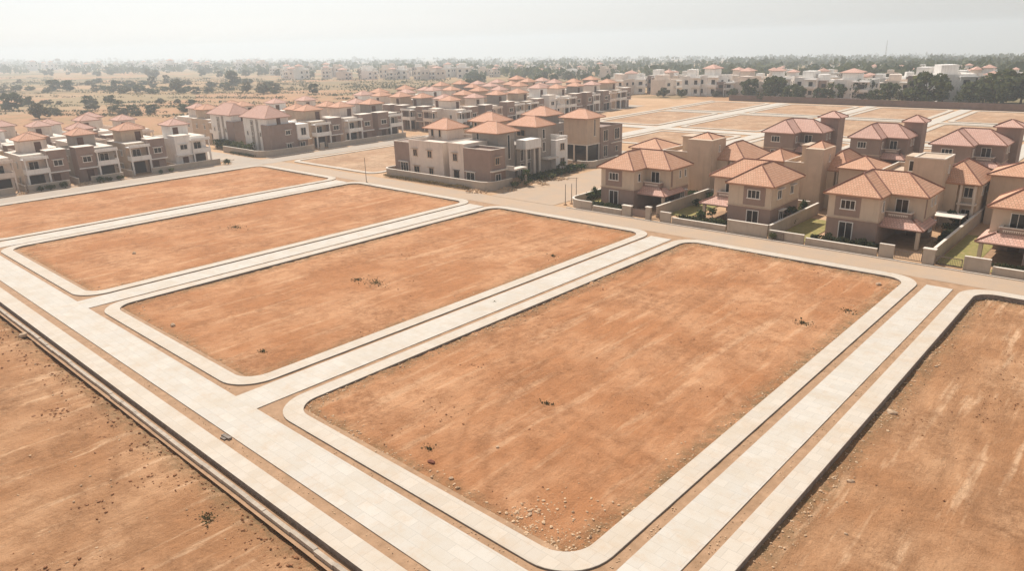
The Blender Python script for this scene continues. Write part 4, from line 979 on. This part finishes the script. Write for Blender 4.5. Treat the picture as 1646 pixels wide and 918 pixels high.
# agave like spiky plant strip
ag = empty('spiky_plant', (-19.2, 93.5, -.1), 0, 'tall spiky leaved plant beside the cream dividing wall', 'plant'); mb = MB(); rg = random.Random(9)
for k in range(40):
    cy = rg.uniform(-2.6, 2.6); a = rg.uniform(0, 6.28); l = rg.uniform(.7, 1.5); d = Vector((math.cos(a)*.5, math.sin(a)*.5, 1)).normalized()
    b0 = Vector((rg.uniform(-.25, .25), cy, 0)); mb.face([b0 + Vector((-.05, 0, 0)), b0 + Vector((.05, 0, 0)), b0 + d*l])
mb.build('leaves', 'leafy', ag)
def hedge(x0, y0, x1, y1, h, w_, m, label, size=.25, dens=26):
    rg = random.Random(int(abs(x0*7 + y0))); mb = MB(); L_ = math.hypot(x1 - x0, y1 - y0); n = int(L_*dens)
    for k in range(n):
        t = rg.random(); mb.leaf((x0 + (x1 - x0)*t + rg.gauss(0, w_*.4), y0 + (y1 - y0)*t + rg.gauss(0, w_*.4), h*(rg.random()**.6)*(.8 + .3*N3(t*L_*.3, 1, 2))), size, rg)
    one('hedge', mb, m, label, 'hedge')
hedge(-190, 90.6, -168.5, 89.0, 2.7, 1.2, 'leafo', 'long olive hedge along the side road by the tall corner house', .3, 60)
hedge(-175, 87.0, -163.5, 86.9, .5, .5, 'leafd', 'low dark weeds at the foot of the curved boundary wall', .15, 40)
hedge(-150.5, 143, -128, 146.5, 3.0, 1.8, 'leafd', 'dark hedge clump before the far row houses', .35, 50)
hedge(-115.6, 88.2, -91, 88.3, .55, .35, 'leafy', 'dry weeds along the foot of the centre block wall', .12, 55)

for a_, lb in (((-67.4, 89.9, -59.2, 89.5, .9, 1.1), 'dark planted bed doubling as shade before the junction villa'), ((-50.2, 89.4, -42.8, 89.4, 1.0, 1.0), 'dark planted bed doubling as shade before the second front villa'), ((-30.8, 90.0, -24.0, 90.0, .9, .8), 'dark planting doubling as shade behind the clipped shrubs of the third villa'),  # dark front beds: planting added to carry the front garden shade too
               ((-69.0, 93, -69.0, 104, 1.5, .7), 'hedge along the inner road beside the junction villa'), ((-53.2, 103.9, -49.0, 104.2, 1.3, .8), 'green planting at the back of the lawn beside the second villa'), ((-37.6, 90, -37.6, 104, 1.0, .5), 'green strip against the wall right of the second villa'),
               ((-19.2, 97, -19.2, 110, 1.2, .6), 'dark green strip along the long cream dividing wall'), ((-11.8, 89.6, -2, 89.6, .9, .9), 'dark planted bed doubling as shade before the right edge villa'), ((-27.0, 124.1, -19.0, 124.2, 2.0, 1.0), 'dense hedge on the back lane below the wide roofed villa'),
               ((-56.5, 104.2, -47.5, 105.9, 1.4, .9), 'green hedge behind the junction villa'), ((-52.0, 138.6, -36.0, 138.8, 1.6, .7), 'hedge along the back lane before the middle villa'), ((-88.8, 99.5, -88.0, 117, 1.0, 1.2), 'garden planting along the portico and white houses')):
    hedge(*a_[:4], a_[4], a_[5], 'leafd' if 'dark' in lb else 'leaf', lb, .2, 120)
# ------------------------------------------------------------------ poles, rubble, stones
def pole(x, y, h, label, m='metal', arm=False):
    o = empty('pole', (x, y, -.1), 0, label, 'pole'); b = MB(); b.tube((0, 0, -.3), (.05, 0, h), .07, .045, 8); b.build('shaft', m, o)
    c = MB(); c.box(-.2, -.2, -.1, .2, .2, .12); c.build('footing', 'verge', o)
    if arm: d = MB(); d.tube((0, 0, h - .1), (.6, -.3, h + .15), .03, n=6); d.build('arm', m, o)
pole(-113.1, 82.1, 4.7, 'thin bare pole on the kerb of the back road, in the middle left', arm=True)
pole(-70.2, 88.6, 3.3, 'left one of three bare posts at the junction corner')
pole(-69.9, 89.8, 3.2, 'middle one of three bare posts at the junction corner')
pole(-70.2, 91.4, 3.9, 'tallest right one of three posts at the junction corner')
def rubble(x, y, r, n, label, seed, planks=8):
    rg = random.Random(seed); o = empty('rubble_pile', (x, y, -.12), 0, label, 'rubble'); a = MB()
    a.tube((0, 0, -.25), (0, 0, r*.16), r*1.35, r*.3, 9)
    for k in range(n):
        q = r*rg.random()**.7; t = rg.uniform(0, 6.28); s = rg.uniform(.05, .2); cx, cy = math.cos(t)*q*1.5, math.sin(t)*q; z = max(0, (1 - q/r))*r*.22
        a.tube((cx, cy, z - s*.5), (cx + rg.uniform(-.1, .1), cy + rg.uniform(-.1, .1), z + s), s*1.2, s*.6, 5)
    a.build('stones', 'peb', o); b = MB()
    for k in range(planks):
        t = rg.uniform(0, 6.28); l = rg.uniform(.8, 2.0); cx, cy = rg.uniform(-r, r)*1.3, rg.uniform(-r, r)*.8; z = rg.uniform(.05, .4)
        b.tube((cx, cy, z), (cx + math.cos(t)*l, cy + math.sin(t)*l, z + rg.uniform(-.05, .3)), .06, .05, 4)
    if planks: b.build('timber', 'plank', o)
rubble(-89.5, 88.0, 1.5, 70, 'pale rubble heap at the curved corner of the centre block wall', 1, 5)
rubble(-86.4, 92.2, 1.6, 60, 'scattered timber and rubble below the olive bush', 2, 14)
rubble(-84.9, 99.5, 1.4, 40, 'pile of branches and boards before the portico garden', 3, 16)
rubble(-84.8, 105.0, 1.2, 60, 'small board pile beside the inner road', 4, 10)
rubble(-160.0, 47.8, .9, 30, 'pale rubble at the gap after the shrubby left front wall', 5, 4)
rubble(-159.9, 37.4, .8, 26, 'pale rubble before the leftmost front wall gap', 6, 3)
rubble(-162.0, 79.0, 1.1, 30, 'building scraps at the end of the front left row', 7, 10)
rubble(-151.0, 174, 1.8, 40, 'scrap heap before the far row houses', 8, 10)
ico = [(0, 0, 1)] + [(math.cos(R(72*k))*.89, math.sin(R(72*k))*.89, .45) for k in range(5)] + [(math.cos(R(72*k + 36))*.89, math.sin(R(72*k + 36))*.89, -.45) for k in range(5)] + [(0, 0, -1)]
icf = [(0, 1 + k, 1 + (k + 1) % 5) for k in range(5)] + [(1 + k, 6 + k, 1 + (k + 1) % 5) for k in range(5)] + [(1 + (k + 1) % 5, 6 + k, 6 + (k + 1) % 5) for k in range(5)] + [(11, 6 + (k + 1) % 5, 6 + k) for k in range(5)]
def stone(mb, x, y, z, s, rg):
    i = len(mb.v); a = rg.uniform(0, 6.28); sx, sy, sz = s*rg.uniform(.7, 1.3), s*rg.uniform(.6, 1.1), s*rg.uniform(.45, .85)
    for p in ico:
        q = rg.uniform(.75, 1.2); u_, v_ = p[0]*sx*q, p[1]*sy*q
        mb.v.append((x + u_*math.cos(a) - v_*math.sin(a), y + u_*math.sin(a) + v_*math.cos(a), z + p[2]*sz*q + sz*.3))
    for f in icf: mb.f.append(tuple(i + k for k in f)); mb.uv += [(0, 0)]*3
def soil_z(x, y):
    if y < 15.7: return -.42 + field_h(x, y, 15.7 - y)
    for k, (a, b) in enumerate(rings):
        if a + 1.35 < x < b - 1.35 and YN + 1.35 < y < YF - 1.35:
            d = min(x - a - 1.35, b - 1.35 - x, y - YN - 1.35, YF - 1.35 - y)
            return PZ[k] + plot_h(31 if k == 4 else k*7 + 1, 1.3 if k == 4 else (0.3, .35, .5, 1.0)[k])(x, y, d)
    return None
# loose gravel and crumbs, too many to count
rg = random.Random(21); peb = MB(); clo = MB(); cnt = 0
def scatter(n, fx, fy, smin, smax, mb, zf=None):
    for _ in range(n):
        x, y = fx(), fy(); z = zf(x, y) if zf else soil_z(x, y)
        if z is None: continue
        stone(mb, x, y, z, smin + (smax - smin)*rg.random()**3, rg)
for k, (a, b) in enumerate(rings):
    b_ = min(b, -4) if k == 4 else b; dn = (80, 160, 420, 1300, 1000)[k]; i0, i1, j0, j1 = a + 1.36, b_ - 1.36, YN + 1.36, YF - 1.36
    e = lambda: abs(rg.gauss(0, .7))
    scatter(dn, lambda: i0 + e(), lambda: rg.uniform(j0, j1), .02, .10, peb); scatter(dn//2 if k < 4 else 0, lambda: i1 - e(), lambda: rg.uniform(j0, j1), .02, .10, peb)
    scatter(dn//2, lambda: rg.uniform(i0, i1), lambda: j0 + e(), .02, .12, peb); scatter(dn//4, lambda: rg.uniform(i0, i1), lambda: j1 - e(), .02, .10, peb)
    # clusters of clods
    for c_ in range((3, 5, 8, 16, 14)[k]):
        cx, cy = rg.uniform(i0, i1), rg.uniform(j0, j1)
        scatter(rg.randint(14, 40), lambda: cx + rg.gauss(0, 1.1), lambda: cy + rg.gauss(0, .8), .015, .09, clo)
    scatter(dn//12, lambda: rg.uniform(i0, i1), lambda: rg.uniform(j0, j1), .02, .09, clo)
scatter(500, lambda: rg.uniform(-24, -18.6), lambda: YN + 1.36 + abs(rg.gauss(0, 2.2)), .02, .13, peb)
scatter(900, lambda: rg.uniform(-100, -25), lambda: 15.6 - abs(rg.gauss(0, 1.3)), .03, .13, clo)
scatter(500, lambda: rg.uniform(-100, -25), lambda: rg.uniform(0, 15.5), .02, .10, peb)
for c_ in range(34):
    cx, cy = rg.uniform(-85, -28), rg.uniform(1, 15); scatter(rg.randint(14, 44), lambda: cx + rg.gauss(0, 1.0), lambda: cy + rg.gauss(0, .5), .02, .13, clo)
scatter(500, lambda: rg.choice((-16.8, -13.75)) + rg.gauss(0, .12), lambda: rg.uniform(24, 80), .02, .06, peb, lambda x, y: -.1)
scatter(420, lambda: rg.uniform(-70, -17), lambda: rg.choice((18.4, 22.15)) + rg.gauss(0, .1), .02, .05, peb, lambda x, y: -.1)
one('gravel', peb, 'peb', 'loose pale gravel along the footpaths', 'gravel', kind='stuff'); one('soil_clods', clo, mat('clod_soil', (.30, .14, .065), var=.25, vscale=3), 'reddish clods lying on the bare soil', 'soil', kind='stuff')
# single larger stones (positions on the ground seen through the camera)
big = [((693, 744), .30, 'rockr', 'dark red boulder standing alone in the nearest plot'), ((1412, 458), .34, 'rock', 'pale block in the far right corner of the nearest plot'),
       ((850, 823), .13, 'rock', 'pale stone near the lower corner of the nearest plot'), ((852, 828), .15, 'rock', 'second pale stone beside it near the lower corner'),
       ((949, 865), .16, 'rock', 'stone in the gravel at the rounded lower kerb corner'), ((278, 524), .34, 'rock', 'stone near the left kerb of the second plot from the right'),
       ((1367, 775), .26, 'rock', 'pinkish stone right of the right footpath'), ((1340, 770), .18, 'rock', 'small stone against the right footpath wall'), ((1433, 664), .40, 'rock', 'flat pale stone by the right footpath'),
       ((37, 540), .42, 'rock', 'pale broken slab lying by the drain kerb at the left'), ((216, 408), .35, 'rock', 'stone in the middle of the second plot from the left'),
       ((1232, 826), .16, 'rock', 'stone at the foot of the right footpath low in the photo'), ((800, 720), .14, 'rock', 'small stone amid the nearest plot'), ((725, 770), .18, 'rock', 'stone near the left kerb of the nearest plot'),
       ((1360, 860), .14, 'rock', 'stone in the right bare field near the bottom'), ((1505, 590), .2, 'rock', 'stone in the right field beside the rut lines')]
for (p_, s, m_, lb) in big:
    x, y, z = ground(*p_); sz = soil_z(x, y); z = sz if sz is not None else -.42
    x2, y2 = x*(CAMH - z)/CAMH, y*(CAMH - z)/CAMH
    mb = MB(); stone(mb, 0, 0, 0, s, rg); o = one('stone', mb, m_, lb, 'stone', 'larger stones'); o.location = (x2, y2, z)
for i, (p_, r_, lb) in enumerate((((605, 455), 1.5, 'brown weed patch in the middle of the second plot from the right'), ((378, 366), 1.3, 'brown weed patch in the second plot from the left'), ((422, 566), .4, 'small weed near the lower kerb of the second plot from the right'),
        ((575, 450), .7, 'thin weed tuft left of the large brown patch'), ((888, 412), .6, 'weed tuft at the far middle of the second plot from the right'), ((795, 487), .5, 'weed tuft by the right kerb of the second plot from the right'), ((815, 338), .9, 'dead branches at the far kerb corner of the second plot'),
        ((1290, 520), .8, 'olive weed patch by the right kerb of the nearest plot'), ((1362, 500), .7, 'second olive weed patch by the right kerb of the nearest plot'), ((880, 650), .5, 'cluster of dark scraps amid the nearest plot'), ((335, 835), .6, 'dead weed in the left bare field'), ((690, 722), .4, 'weed left of the dark red boulder'))):
    x, y, z = ground(*p_); z = soil_z(x, y); z = -.2 if z is None else z; k_ = (CAMH - z)/CAMH; rg2 = random.Random(i); mb = MB()
    for _ in range(int(120*r_)): a = rg2.uniform(0, 6.28); q = r_*abs(rg2.gauss(0, .5)); mb.leaf((math.cos(a)*q*1.6, math.sin(a)*q, rg2.uniform(0, .16)), rg2.uniform(.04, .11), rg2)
    o = one('weed_tuft', mb, 'leaff', lb, 'weeds', 'weed tufts'); o.location = (x*k_, y*k_, z)
# broken concrete block lying on the dirt strip
x, y, z = ground(364, 702); mb = MB(); mb.box(-.45, -.12, 0, .45, .12, .16); mb.box(-.3, -.3, 0, .2, -.14, .1); o = one('concrete_block', mb, 'kerbside', 'dark broken block on the dirt strip of the main street', 'block'); o.location = (x, y, -.12); o.rotation_euler = (0, 0, .1)
# ------------------------------------------------------------------ the block of row houses farther back
nm = 'facing the far plots'
for i, y in enumerate((150.5, 160.5, 170.4, 180.6, 190.5, 200.4, 210.6, 220.5, 230.5)):
    place(protos[(0, 1, 4, 2, 3, 0, 4, 1, 2)[i]], (-154.5, y, -.1), E1, 'far row house %s from the left facing the far plots' % ordn[i], scale=(rng.uniform(.9, 1), 1, rng.uniform(.94, 1.06)))
for i, x in enumerate((-206, -196, -186, -176, -166)):
    place(protos[(3, 0, 2, 4, 1)[i]], (x, 143.5, -.1), 0, 'far row house %s from the left in the row facing the hedge clump' % ordn[i])
for lb, x, rz, ys_ in (('second', -182.5, -E1, range(166, 246, 10)), ('third', -189, E1, range(164, 244, 10)), ('fourth', -216, -E1, range(160, 240, 10))):
    for i, y in enumerate(ys_):
        place(protos[rng.randrange(5)], (x + rng.uniform(-1.2, 1.2), y + rng.uniform(-.5, .5), -.1), rz, 'far row house %s from the left in the %s row back' % (ordn[i], lb), scale=(rng.uniform(.86, 1), rng.uniform(.9, 1.05), rng.uniform(.93, 1.06)))
# ------------------------------------------------------------------ distant white houses
def town_house(wall, seed, label=None):
    rg = random.Random(seed); root = empty('town_house', cat='house', group='distant white houses')
    W, D_, H = rg.uniform(6.5, 9), 9.0, 6.4
    m = MB(); m.box(-W/2, 0, -1, W/2, D_, H); parapet(m, -W/2, 0, W/2, D_, H + .001, .6); m.build('wall', wall, root)
    c = MB(); c.box(-W/2 + 1, 3, H + .01, -W/2 + 5, 7.5, 9.2); c.build('stair_cabin', wall, root)
    u = MB(); u.box(W/2 - 4, -1.3, 3.0, W/2, -.001, 3.9); u.box(W/2 - 4, -1.3, 6.2, W/2 + .2, -.001, 6.5); u.box(W/2 - 3.95, -1.25, -.5, W/2 - 3.7, -1, 2.999); u.box(W/2 - 3.95, -1.2, 3.901, W/2 - 3.75, -1, 6.199); u.build('balcony', 'white', root)
    if seed % 3 == 0: roof_faces(hip(-W/2 + .3, 2.3, -W/2 + 5.7, 8.2, 9.25, .5), .15, 'roof', 'tile3', root, caps=False)
    if seed % 3 == 1: b = MB(); b.box(-W/2 + .3, -.8, -1, -W/2 + 3.6, -.001, 6.9); b.build('front_block', 'mauve', root)
    for x, z in ((-W/2 + 1.9, 1.5), (-W/2 + 1.9, 4.7), (W/2 - 2, 1.5), (W/2 - 2, 4.7)):
        y = -.8 if (seed % 3 == 1 and x < 0) else 0
        g = MB(); g.box(x - .7, y - .06, z - .7, x + .7, y - .002, z + .8); g.build('window', 'glass', root)
    for y in (2.5, 6.5):
        g = MB(); g.box(W/2 + .002, y - .6, 4.1, W/2 + .06, y + .6, 5.4); g.build('window', 'glass', root)
    return root
th = [town_house('white', 0), town_house('white', 1), town_house('pink', 2), town_house('white', 5), town_house('pink', 3)]
def far_house(k, px, py, rz, label, group='distant white houses', s=1.0):
    s = (s*rng.uniform(.9, 1.25), s*rng.uniform(.85, 1.15), s*rng.uniform(.8, 1.15))
    x, y, z = ground(px, py + rng.uniform(-1.5, 1.5)); return place(th[k % 5], (x, y, z), rz, label, group, s)
# the row behind the brick wall
i = 0
for px, py, k, s in ((990, 150, 2, 1), (1020, 151, 0, 1), (1050, 150, 1, 1), (1082, 151, 2, 1), (1110, 152, 3, 1), (1136, 152, 0, 1.05), (1164, 153, 1, 1), (1192, 153, 4, 1), (1222, 154, 2, 1), (1250, 153, 0, 1),
                     (1292, 155, 3, 1.15), (1328, 156, 1, 1.05), (1366, 160, 0, 1.2), (1402, 158, 4, 1), (1440, 159, 2, 1.1), (1472, 160, 1, 1.1), (1534, 164, 3, 1.35), (1588, 158, 4, 1)):
    nm_ = ('eleventh', 'twelfth', 'thirteenth', 'fourteenth', 'fifteenth', 'sixteenth', 'seventeenth', 'eighteenth')
    od = ordn[i] if i < 14 else nm_[i - 10]
    far_house(k, px, py, R((-8, 35, 0, 80, 12)[i % 5]), 'distant house %s from the left just beyond the brick wall' % od, s=s); i += 1
rg = random.Random(77)
def far_group(n, fx, fy, rots, text, group, sz):
    q = sorted((fx(i), fy(), rg.randrange(5), rg.choice(rots)) for i in range(n))
    for i, (px, py, k, rz) in enumerate(q): far_house(k, px, py, rz, text % nth(i + 1), group, sz)
far_group(18, lambda i: 1000 + i*36 + rg.uniform(-8, 8), lambda: rg.uniform(138, 148), (0, E1, -.2, .5), 'hazy white house %s from the left in the second row beyond the brick wall', 'hazy second row houses', .8)
far_group(30, lambda i: 442 + i*10.5 + rg.uniform(-9, 9), lambda: rg.uniform(118, 128), (0, E1, .3, .7), 'small hazy house %s from the left in the cluster past the dry fields', 'distant cluster houses', 1.1)
far_group(26, lambda i: 760 + i*9.5 + rg.uniform(-6, 6), lambda: rg.uniform(113, 126), (0, E1), 'pale speck of a house %s from the left in the centre tree belt', 'houses among distant trees', .8)
far_group(34, lambda i: rg.uniform(0, 440), lambda: rg.uniform(107, 113), (0, E1), 'very small hazy house %s from the left on the left horizon', 'houses on the left horizon', 1.6)
far_group(34, lambda i: rg.uniform(1000, 1646), lambda: rg.uniform(117, 136), (0, E1), 'faint house %s from the left among trees on the right horizon', 'houses on the right horizon', .62)
# ------------------------------------------------------------------ trees
T1 = tree_proto(7, 3.6, 1100, .42, 'leafm', 31, lumps=20); T2 = tree_proto(6.5, 3.2, 900, .4, 'leaff', 32, lumps=18); T3 = tree_proto(9, 4.2, 1300, .5, 'leafm', 33, lumps=24); T4 = tree_proto(5.5, 3.0, 900, .36, 'leafo', 34, lumps=18); T5 = tree_proto(7.5, 2.8, 700, .4, 'leaff', 35, lumps=12)
TS = [T1, T2, T3, T4, T5]
def tr(k, px, py, h, label, group='trees', wide=1.0):
    x, y, z = ground(px, py); p_ = TS[k]; base = (7, 6.5, 9, 5.5, 7.5)[k]; s = h/base
    place(p_, (x, y, z - .2), rg.uniform(0, 6.28), label, group, (s*rg.uniform(.9, 1.25)*wide, s*rg.uniform(.9, 1.25)*wide, s))
G4 = 'trees in the dry fields'
for k, px, py, h, lb in ((0, 20, 177, 8.5, 'large dark round tree at the left edge among dry fields'), (1, 64, 190, 7, 'olive tree just behind the left row roofs'), (3, 46, 170, 5, 'small tree right of the large dark one at the left'),
        (0, 88, 146, 8.5, 'dark tree of the field hedgerow, left of its twin'), (0, 111, 146, 8, 'dark tree of the field hedgerow, right twin'), (2, 375, 137, 11, 'tallest dark tree standing alone in the left middle distance'),
        (1, 285, 147, 9, 'round tree in the field left of the tallest dark tree'), (4, 246, 138, 8, 'thin tree in the pale field at left centre'), (4, 268, 134, 8, 'thin leaning tree in the pale field'),
        (0, 186, 143, 7, 'dark tree in the middle of the left hedgerow'), (3, 142, 167, 4.5, 'low bushy tree on the field bank, left'), (3, 178, 166, 4.5, 'low bushy tree on the field bank, right'), (1, 152, 168, 3.5, 'shrubby small tree between two bank trees'),
        (1, 398, 148, 7, 'olive tree just right of the tallest dark tree'), (1, 424, 150, 7, 'smaller tree beyond the tall corner house roofs'), (0, 505, 150, 6, 'dark tree before the distant house cluster'), (3, 700, 148, 5, 'lone bush like tree behind the far row roofs, left'),
        (0, 755, 143, 6, 'lone dark tree behind the far row roofs, right')):
    tr(k, px, py, h, lb, G4)
for i, px in enumerate((1010, 1066, 1096, 1150, 1178, 1236)): tr(rg.choice((1, 3)), px, 155, rg.uniform(2.5, 5), 'small tree %s from the left before the white houses right of centre' % nth(i + 1), 'small trees before the white houses')
G5 = 'trees beyond the brick wall'
for i, (k, px, py, h) in enumerate(sorted(((0, 1205, 157, 8), (3, 1245, 158, 9), (3, 1270, 160, 6), (0, 1283, 163, 6), (3, 1345, 160, 7), (0, 1385, 161, 8), (3, 1430, 163, 7), (1, 1455, 166, 6), (3, 1488, 168, 11), (1, 1510, 166, 6), (3, 1560, 167, 8), (1, 1580, 165, 9), (3, 1612, 165, 11), (0, 1640, 166, 10), (3, 1598, 168, 8), (3, 1405, 165, 5), (0, 1318, 161, 5), (1, 1220, 162, 4)), key=lambda q: q[1])):
    tr(k, px, py, h, 'green tree %s from the left among the houses beyond the brick wall' % nth(i + 1), G5)
def tree_group(n, ks, fx, fy, h0, h1, text, group, wide=1.0):
    q = sorted((fx(), rg.choice(ks)) for i in range(n))
    for i, (px, k) in enumerate(q): tr(k, px, fy(px), rg.uniform(h0, h1), text % nth(i + 1), group, wide)
tree_group(60, (1, 1, 4, 3, 3), lambda: rg.uniform(0, 470), lambda px: rg.choice((134, 137, 141, 146, 149)) + rg.uniform(-1.2, 1.2), 2.2, 5.2, 'hazy tree %s from the left in the hedgerow belt across the left fields', 'left hedgerow trees', 1.7)
tree_group(24, (1, 3), lambda: rg.uniform(60, 330), lambda px: rg.choice((167, 178, 184)) + rg.uniform(-2, 2), 2, 3.5, 'low scrub tree %s from the left on the banks behind the left houses', 'field bank scrub', 1.6)
tree_group(78, (0, 3, 1, 3), lambda: rg.uniform(740, 1646), lambda px: rg.choice((122, 128, 133, 139, 146)) + rg.uniform(-2, 2), 3.5, 6.5, 'hazy tree %s from the left in the belt behind the distant houses', 'hazy belt trees right')
tree_group(44, (0, 2, 1), lambda: rg.uniform(0, 740), lambda px: rg.uniform(111, 126), 5, 10, 'faint grey tree %s from the left in the far belt, left half', 'far belt trees left')
# far woods as one mass
mb = MB()
for i in range(2300):
    px = rg.uniform(-150, 1800); f_ = rg.random(); py = 92.5 + 26*f_**1.6 if px < 760 else 92 + 36*f_**1.5
    x, y, z = ground(px, py); d = math.hypot(x, y)
    if d > 5000: continue
    r_ = rg.uniform(2.2, 4.6)*(1 + d/1300)
    for _ in range(12):
        mb.leaf((x + rg.gauss(0, r_*.8), y + rg.gauss(0, r_*.8), z + rg.uniform(.1, 1)*r_*1.1), r_*.42, rg)
one('far_wood', mb, 'leafm', 'hazy mass of distant trees along the horizon', 'woodland', kind='stuff')
# scrub on the near side of the fields
mb = MB()
for i in range(2600):
    px = rg.uniform(-50, 720); py = rg.choice((127, 131, 135, 139, 143, 149, 151, 157, 165, 171, 180, 186)) + rg.gauss(0, .7) + (px - 300)*.006
    if N3(px*.012, py*.4, 3) < -.1: continue
    x, y, z = ground(px, py)
    if x > -232 and y < 268: continue
    r_ = rg.uniform(.5, 1.2)*(1 if py > 148 else 1.5)
    for _ in range(12): mb.leaf((x + rg.gauss(0, r_*2.5), y + rg.gauss(0, r_*1.2), z + rg.uniform(0, .8)*r_), r_*.4, rg)
one('field_scrub', mb, 'leaff', 'rough scrub along the banks of the dry fields', 'scrub', kind='stuff')
# mast and water tower
x, y, z = ground(1422, 100); o = empty('radio_mast', (x, y, z), 0, 'faint thin radio mast on the right horizon', 'mast'); b = MB(); H_ = 34
for k in range(3): b.tube((math.cos(k*2.09)*1.6, math.sin(k*2.09)*1.6, 0), (0, 0, H_), .22, .1, 4)
for q in range(1, 9):
    f_ = 1 - q/9
    for k in range(3): b.tube((math.cos(k*2.09)*1.6*f_, math.sin(k*2.09)*1.6*f_, H_*(1 - f_)), (math.cos((k + 1)*2.09)*1.6*f_, math.sin((k + 1)*2.09)*1.6*f_, H_*(1 - f_)), .08, n=4)
b.build('lattice', 'metal', o)
x, y, z = ground(95, 108); o = empty('water_tower', (x, y, z), 0, 'faint water tower above the trees on the left horizon', 'water tower'); b = MB()
for k in range(4): b.tube((math.cos(k*1.57)*3.5, math.sin(k*1.57)*3.5, -1), (math.cos(k*1.57)*3, math.sin(k*1.57)*3, 16), .5, n=6)
b.build('legs', 'grey', o); b = MB(); b.tube((0, 0, 16), (0, 0, 17.5), 3.5, 6, 14); b.tube((0, 0, 17.5), (0, 0, 21), 6, 6, 14); b.tube((0, 0, 21), (0, 0, 23), 6, .5, 14); b.build('tank', 'grey', o)
# prototypes never placed are removed
for nm_o in [q.name for q in col.objects if q.parent is None and q.type == 'EMPTY' and 'label' not in q]:
    o = col.objects[nm_o]
    if True:
        for c in list(o.children_recursive): bpy.data.objects.remove(c)
        bpy.data.objects.remove(o)
